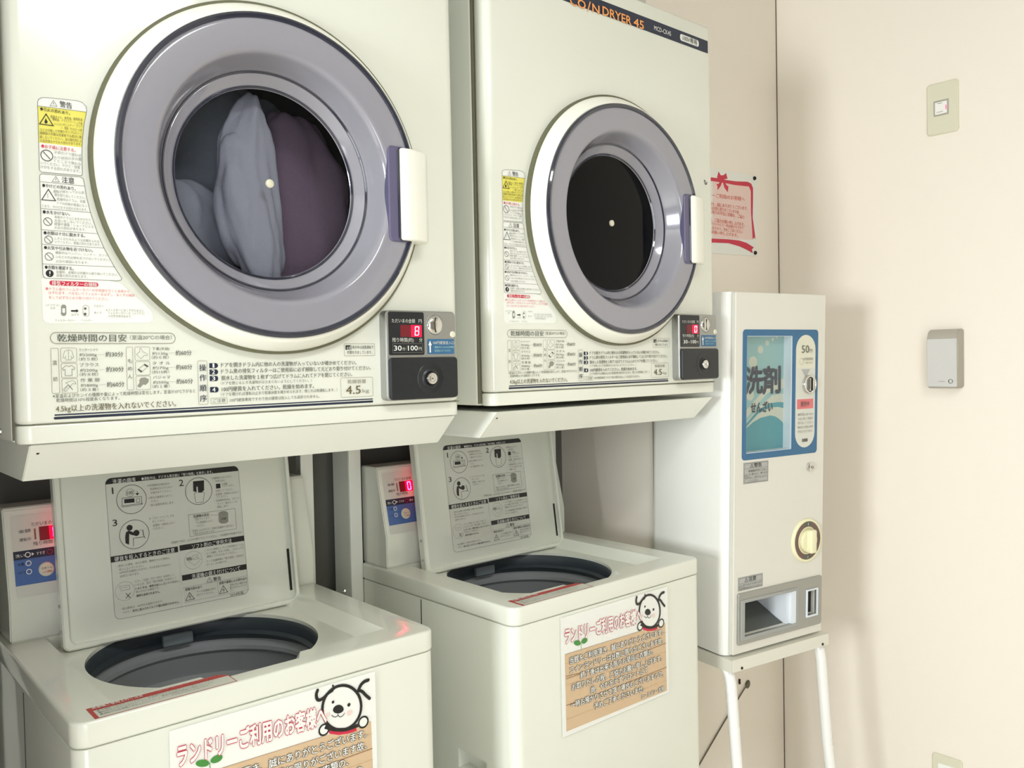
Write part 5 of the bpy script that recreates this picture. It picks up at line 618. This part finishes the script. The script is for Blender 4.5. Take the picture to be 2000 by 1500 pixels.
# ---------------------------------------------------------------- detergent vending machine
FV = Frame((1.58375 - .0172 * math.cos(.14835), .01786 + .0172 * math.sin(.14835), -.7065), -.14835, .0285)
def make_vending():
    t = Thing('detergent_vending_machine', 'narrow white coin machine selling detergent, blue window panel, in the corner', 'vending machine', FV, base=(.17, .15, 0))
    b = MB().box(-.014, .357, .0068, .296, -.006, .938, .003, 2, vr=.024)
    cw = MB().box(.0410, .2155, -.05, .060, .5212, .8250); ct = MB().box(.0345, .2360, -.05, .130, .0455, .1345); cs = MB().box(.2795, .3195, -.05, .045, .0570, .1255)
    cuts = lambda: [MB().box(.0410, .2155, -.05, .060, .5212, .8250), MB().box(.0345, .2360, -.05, .130, .0455, .1345), MB().box(.2795, .3195, -.05, .045, .0570, .1255)]
    t.part('cabinet', boolean(b, cuts()), M['shell'])
    d = MB(); rplate(d, .0, .3505, .0, .9365, .0035, .0055, -.008, .0016)
    t.part('door_gap', boolean(MB().box(.002, .348, .0056, .0067, .003, .933), cuts()), M['gap'])
    do = t.part('door', boolean(d, cuts()), M['doorw'])
    # blue surround with window opening
    bl = MB(); rplate(bl, .0262, .3195, .5045, .8415, .010, -.0075, -.0092, .0004); bl = boolean(bl, [MB().box(.0410, .2155, -.05, .060, .5212, .8250)])
    t.part('blue_surround', bl, ink('B'), do)
    t.part('display_case', MB().box(.2140, .2154, -.008, .0590, .5214, .8248).box(.0412, .0425, -.008, .059, .5214, .8248).box(.0412, .2154, -.008, .059, .5214, .5228).box(.0412, .2154, -.008, .059, .8235, .8248), M['frost'], do)
    i = Ink(front(.0190))
    x0, x1, z0, z1 = .0426, .2140, .5228, .8235
    i.rect(x0, z0, x1, z1, .0001, 0, 'A')
    i.run(PIC)
    t.part('display_picture', i.bm, i.mats(), do, label='teal detergent picture with dark lettering', smooth=0)
    t.part('window_glass', MB().box(.0412, .2153, -.0072, -.0062, .5214, .8248), M['clear'], do)
    # coin plate
    cp = MB(); rplate(cp, .2290, .3080, .5220, .8275, .0395, -.009, -.0098, .0003); t.part('coin_plate', cp, ink('q'), do)
    i = Ink(front(-.0099)); P = [(x, z) for x, z in rrpts(.2300, .3070, .5230, .8265, .0385) if z > .7375]; i.fill([(.3070, .7375)] + P + [(.2300, .7375)], 'C')
    i.fill([(.250, .735), (.287, .735), (.2685, .712)], 'G'); i.text('50', .2500, .7890, .2800, .7890, .0205, 'g'); i.text('円', .2815, .7845, .2925, .7845, .011, 'g')
    i.text('50円硬貨専用', .2560, .7620, .2960, .7620, .0085, 'l'); i.text('つり銭はでません', .2620, .7520, .2950, .7520, .006, 'l'); i.circ(.2500, .7560, .0085, .0005, 'l')
    t.part('price_lettering', i.bm, i.mats(), do, smooth=0); i = Ink(front(-.0099))
    i.rect(.2348, .6275, .3010, .6540, .0003, 0, 'R'); i.text('発売中', .2485, .6405, .2835, .6405, .0150, 'g', 1)
    for j, s in enumerate(('●硬貨投入後つまみ', '　を右に回して商品を', '　取り出してください', '●品切れの場合は販売', '　中止になります。')): i.text(s, .2385, .6125 - j * .0115, .2990, .6125 - j * .0115, .0075, 'l')
    i.rect(.2560, .5370, .2790, .5470, .0003, 0, 'G'); i.text('自販機', .2570, .5420, .2780, .5420, .0085, 'k', 1)
    t.part('coin_lettering', i.bm, i.mats(), do, smooth=0)
    c = t.part('coin_slot', MB().lathe([(.0255, -.0098), (.0255, -.0160), (.0240, -.0185), (.0205, -.0190), (.0190, -.0165), (.0165, -.0165), (0, -.0165)], (.2790, .6935), 'y', 40), M['chrome'], do)
    sl = MB(); sl.prism([(.2750, .6780), (.2790, .6725), (.2830, .6780), (.2830, .7090), (.2790, .7145), (.2750, .7090)], 'y', -.0200, -.0166); t.part('coin_slot_opening', sl, M['gap'], do)
    sl = MB().box(.2730, .2748, -.0225, -.0166, .6760, .7110).box(.2832, .2850, -.0225, -.0166, .6760, .7110); t.part('coin_guide', sl, M['chrome'], do)
    t.part('lock', MB().lathe([(.0125, -.0080), (.0120, -.0150), (.0100, -.0165), (.0062, -.0167), (.0058, -.0150), (0, -.0150)], (.2905, .4670), 'y', 28).box(.2895, .2915, -.0156, -.0149, .4645, .4695, mi=1), [M['chrome'], M['gap']], do)
    # small grey labels
    for (a, z0_, b_, z1_, head, lines) in ((.0322, .4425, .1265, .4985, '警告', ('転倒事故を防ぐために', '上に乗らない、寄りかか', 'らない、揺すらないように', 'してください。')), (.0162, .1650, .1095, .2012, '注意', ('落下のおそれがあります', '物をおかないでください。'))):
        i = Ink(front(-.0083)); i.rect(a, z0_, b_, z1_, .0002, 0, 'G'); i.rect(a + .003, z0_ + .003, b_ - .003, z1_ - .003, .003, .0007, 'g')
        m_ = (a + b_) / 2; zt = z1_ - .009; i.text(head, m_ - .008, zt, m_ + .020, zt, .0115, 'k', 1); i.line([(m_ - .022, zt - .005), (m_ - .011, zt - .005), (m_ - .0165, zt + .005)], .0008, 'k', True); i.line([(m_ - .0165, zt + .002), (m_ - .0165, zt - .002)], .0008, 'k')
        i.line([(a + .003, z1_ - .0165), (b_ - .003, z1_ - .0165)], .0005, 'g')
        n = len(lines); hh = (z1_ - z0_ - .021) / n
        for j, s in enumerate(lines): i.text(s, a + .018, z1_ - .0185 - hh * (j + .5), b_ - .006 - (.03 if j == n - 1 and n == 4 else 0), z1_ - .0185 - hh * (j + .5), hh * .78, 'g')
        i.circ(a + .0105, (z0_ + z1_) / 2 - .009, .0055, .0008, 'g'); i.line([(a + .0065, (z0_ + z1_) / 2 - .005), (a + .0145, (z0_ + z1_) / 2 - .013)], .0008, 'g')
        t.part('grey_label', i.bm, i.mats(), do, smooth=0)
    # turning knob
    kx, kz = .2800, .2660
    kb = t.part('knob_base', MB().lathe([(.0600, -.0075), (.0595, -.0130), (.0570, -.0150), (.0530, -.0150), (.0525, -.0140)], (kx, kz), 'y', 64).lathe([(.0380, -.0140), (.0370, -.0150), (.0355, -.0150), (.0345, -.0110), (0, -.0110)], (kx, kz), 'y', 64), M['knob'], do)
    t.part('knob_ring', MB().lathe([(.0526, -.0140), (.0520, -.0144), (.0385, -.0144), (.0380, -.0138)], (kx, kz), 'y', 64), M['brown'], do)
    for a_ in (90, -90):
        i = Ink(front(-.0146))
        P = [(kx + r * math.cos(math.radians(a_ + s)), kz + r * math.sin(math.radians(a_ + s))) for r, ss in ((.0518, (-16, -8, 0, 8, 16)), (.0387, (16, 8, 0, -8, -16))) for s in ss]; i.fill(P, 'g'); i.line([(kx, kz + math.copysign(.049, a_)), (kx, kz + math.copysign(.042, a_))], .0015, 'w')
        t.part('knob_mark', i.bm, i.mats(), do, smooth=0)
    k_ = MB().lathe([(.0315, -.0110), (.0310, -.0200), (.0290, -.0225), (0, -.0230)], (kx, kz), 'y', 48); g_ = MB(); g_.box(kx - .0120, kx + .0120, -.037, -.018, kz - .0320, kz + .0320, .005, 3); k_.add(g_.bm)
    t.part('knob', k_, M['knob'], do)
    # delivery tray panel
    tp = MB(); rplate(tp, .0135, .3440, .0240, .1600, .006, -.0075, -.0135, .0015); tp = boolean(tp, [MB().box(.0345, .2360, -.05, .10, .0455, .1345), MB().box(.2795, .3195, -.05, .10, .0570, .1255)])
    tpo = t.part('delivery_panel', tp, M['silver'], do)
    ip = MB(); rplate(ip, .0215, .2440, .0345, .1420, .005, -.013, -.0165, .0015); ip = boolean(ip, [MB().box(.0345, .2360, -.05, .10, .0455, .1345)]); t.part('delivery_frame', ip, M['grey'], do)
    ch = MB().prism([(.004, .0460), (.128, .0460), (.128, .0960), (.085, .0800), (.030, .0560)], 'x', .0350, .2050); t.part('delivery_chute', ch, M['greydk'], do)
    t.part('delivery_divider', MB().box(.2060, .2350, -.006, .125, .0458, .1342).box(.2180, .2350, -.0150, -.006, .0458, .1342), M['frost'], do)
    rf = MB().box(.2765, .2795, -.018, -.012, .0530, .1290).box(.3195, .3225, -.018, -.012, .0530, .1290).box(.2795, .3195, -.018, -.012, .0530, .0570).box(.2795, .3195, -.018, -.012, .1255, .1290); t.part('return_frame', rf, M['frost'], do)
    t.part('return_flap', MB().box(.2797, .3193, .004, .008, .0572, .1253), M['blackp'], do)
    return t
ven = make_vending()
FS = Frame(FV.t, -.14835)
t = Thing('machine_stand', 'white tube legged stand under the detergent machine', 'stand', FS, base=(.17, .15, FLO + .7065))
tr = MB().prism([(-.020, -.0075), (-.020, -.0390), (-.017, -.0390), (-.017, -.0105), (.290, -.0105), (.290, -.0075)], 'x', -.012, .3660)
tr.box(-.0165, -.0130, -.017, .290, -.0400, -.0076); tr.box(.3665, .3700, -.017, .290, -.0400, -.0076)
t.part('tray', tr, M['tray'])
zf = FLO + .7065
for x in (-.001, .3550):
    path = [(x, .20, -.028), (x, .06, -.028), (x, .030, -.030), (x, .012, -.040), (x, .003, -.056), (x, -.002, -.080), (x + .004, -.016, -.30), (x + .012, -.060, zf + .045), (x + .012, -.058, zf + .024), (x + .012, -.040, zf + .0145), (x + .012, .27, zf + .0145)]
    pts = [Vector(p) for p in path]; sm = []
    for a, b in zip(pts, pts[1:]):
        for q in range(4): sm.append(a.lerp(b, q / 4))
    sm.append(pts[-1]); t.part('leg', MB().tube(sm, .0145, 16), M['tube'])
for x in (.020, .340): t.part('bracket_screw', MB().lathe([(0, -.0225), (.003, -.022), (.004, -.020)], (x, -.033), 'y', 10), M['gap'])

# ---------------------------------------------------------------- things on the walls
t = Thing('ribbon_notice', 'white notice with red ribbon and bow pinned above the detergent machine', 'notice', base=(2.0, YP, .52))
sh = MB(); sh.prism([(1.845, .6480), (2.1752, .6555), (2.1695, .3930), (1.840, .3850)], 'y', YP - .0016, YP - .0006); t.part('sheet', sh, ink('w'), smooth=0)
i = Ink(front(YP - .0018)); i.run(NOTICE[1:]); i.fill([(1.862, .600), (1.873, .600), (1.873, .440), (1.858, .400)], 'r'); i.fill([(1.862, .600), (1.872, .616), (1.9335, .6205), (1.9335, .6094), (1.880, .606), (1.873, .600)], 'r'); i.fill([(1.858, .414), (1.9286, .4322), (1.9286, .4199), (1.850, .402)], 'r'); t.part('printing', i.bm, i.mats(), smooth=0)
for x, z, lab in ((2.1577, .6458, 'dark push pin in the upper right corner of the ribbon notice'), (2.1568, .4033, 'dark push pin in the lower right corner of the ribbon notice')):
    single('push_pin', MB().lathe([(0, YP - .008), (.004, YP - .0078), (.0062, YP - .005), (.0062, YP - .0019), (0, YP - .0019)], (x, z), 'y', 20), M['brown'] if 0 else M['gap'], lab, 'pin', base=(x, YP - .002, z), group='push pins of the ribbon notice')
def ybox(x0, x1, y0, y1, z0, z1, r, ch=.0015):           # rounded plate lying on the right wall, facing -x
    mb = MB(); A = rrpts(y0, y1, z0, z1, r); B = rrpts(y0 + ch, y1 - ch, z0 + ch, z1 - ch, max(r - ch, 1e-4)); n = len(A)
    va = [mb.bm.verts.new((x1, p[0], p[1])) for p in A]; vb = [mb.bm.verts.new((x0 + ch, p[0], p[1])) for p in A]; vc = [mb.bm.verts.new((x0, p[0], p[1])) for p in B]
    for P, Q in ((va, vb), (vb, vc)):
        for k in range(n): mb.bm.faces.new((P[k], P[(k + 1) % n], Q[(k + 1) % n], Q[k]))
    mb.bm.faces.new(vc); mb.bm.faces.new(va[::-1]); return mb
t = Thing('light_switch', 'ivory light switch plate high on the right wall', 'switch', base=(XR, -.218, .772))
t.part('plate', ybox(XR - .0075, XR - .0002, -.2622, -.1738, .6977, .8462, .010, .003), M['plate'])
t.part('switch_frame', ybox(XR - .0090, XR - .0075, -.2370, -.1945, .7500, .7945, .002, .0008), M['sidebox'])
t.part('rocker', ybox(XR - .0110, XR - .0088, -.2325, -.1990, .7545, .7890, .001, .0008), M['shell'])
t.part('pilot_lamp', ybox(XR - .0118, XR - .0110, -.2320, -.2290, .7640, .7770, .0012, .0003), mat('pilot_lamp_pink', (255, 90, 140), .4, emit=1.2))
i = Ink(lambda y, z, h: (XR - .0111 - h, y, z)); i.text('ー', -.2060, .7850, -.2200, .7850, .004, 'g'); i.line([(-.204, .7600), (-.222, .7600)], .0012, 'l'); i.line([(-.208, .7845), (-.220, .7845)], .0012, 'l'); t.part('rocker_marks', i.bm, i.mats(), smooth=0)
t = Thing('wall_box', 'small grey box with a round mark on the right wall below the light switch', 'box', base=(XR, -.23, .04))
p = 2.254
bx = MB().prism([(XR - .0003, -.0345), (XR - .0003, .1320), (2.272, .1320), (2.262, .1245), (p, .1065), (p, -.0335), (2.262, -.0380)], 'y', -.2720, -.1860)
bmesh.ops.bevel(bx.bm, geom=[e for e in bx.bm.edges], offset=.003, segments=3, affect='EDGES'); t.part('housing', bx, M['sidebox'])
t.part('face', ybox(p - .003, p + .002, -.2700, -.1875, -.0330, .1050, .002, .0015), M['boxface'])
i = Ink(lambda y, z, h: (p - .0033 - h, y, z)); i.circ(-.2540, -.0170, .0058, .0012, 'g'); i.circ(-.2488, -.0170, .0015, 0, 'k'); i.circ(-.2592, -.0155, .0014, 0, 'k'); i.line([(-.2205, -.0175), (-.2380, -.0175)], .0018, 'G'); t.part('face_mark', i.bm, i.mats(), smooth=0)
t = Thing('wall_outlet', 'ivory outlet plate low on the right wall, cut by the picture edge', 'outlet', base=(XR, -.22, -1.2))
t.part('plate', ybox(XR - .0075, XR - .0002, -.2620, -.1765, -1.2740, -1.1250, .010, .003), M['plate'])
t.part('socket', ybox(XR - .0105, XR - .0075, -.2440, -.1945, -1.2420, -1.1500, .004, .001), M['shell'])
for z in (-1.178, -1.214):
    for y in (-.2265, -.2125): t.part('socket_slot', MB().box(XR - .0108, XR - .0104, y - .0012, y + .0012, z - .006, z + .006), M['gap'])
single('cable_grommet', MB().lathe([(0, YP - .004), (.008, YP - .0038), (.0135, YP - .0015), (.0135, YP - .0002), (0, YP - .0002)], (2.087, -1.0035), 'y', 20), M['gasket'], 'small dark hole cover on the wall under the detergent machine', 'hole cover', base=(2.087, YP, -1.0035))
pts = [(2.0860, YP - .008, -.9900), (2.0780, YP - .006, -.9960), (2.0650, YP - .005, -1.0080), (1.95, YP - .004, -1.088), (1.8299, YP - .004, -1.1751), (1.74, YP - .004, -1.245), (1.70, YP - .01, -1.33), (1.69, YP - .03, FLO + .004)]
single('thin_cord', MB().tube(pts, .0022, 8), M['brown'] if 0 else mat('cord_brown_grey', (104, 98, 80), .6), 'thin dark cord running down the wall from the hole under the detergent machine', 'cord', base=(1.95, YP, -1.09))
single('wall_screwhole', MB().box(2.0365, 2.0415, YP - .006, YP - .0002, -.990, -.973, .001, 1), M['gap'], 'tiny dark hook on the wall left of the hole cover', 'screwhole', base=(2.039, YP, -.98))  # small hole in the wall, modelled as a raised dark block
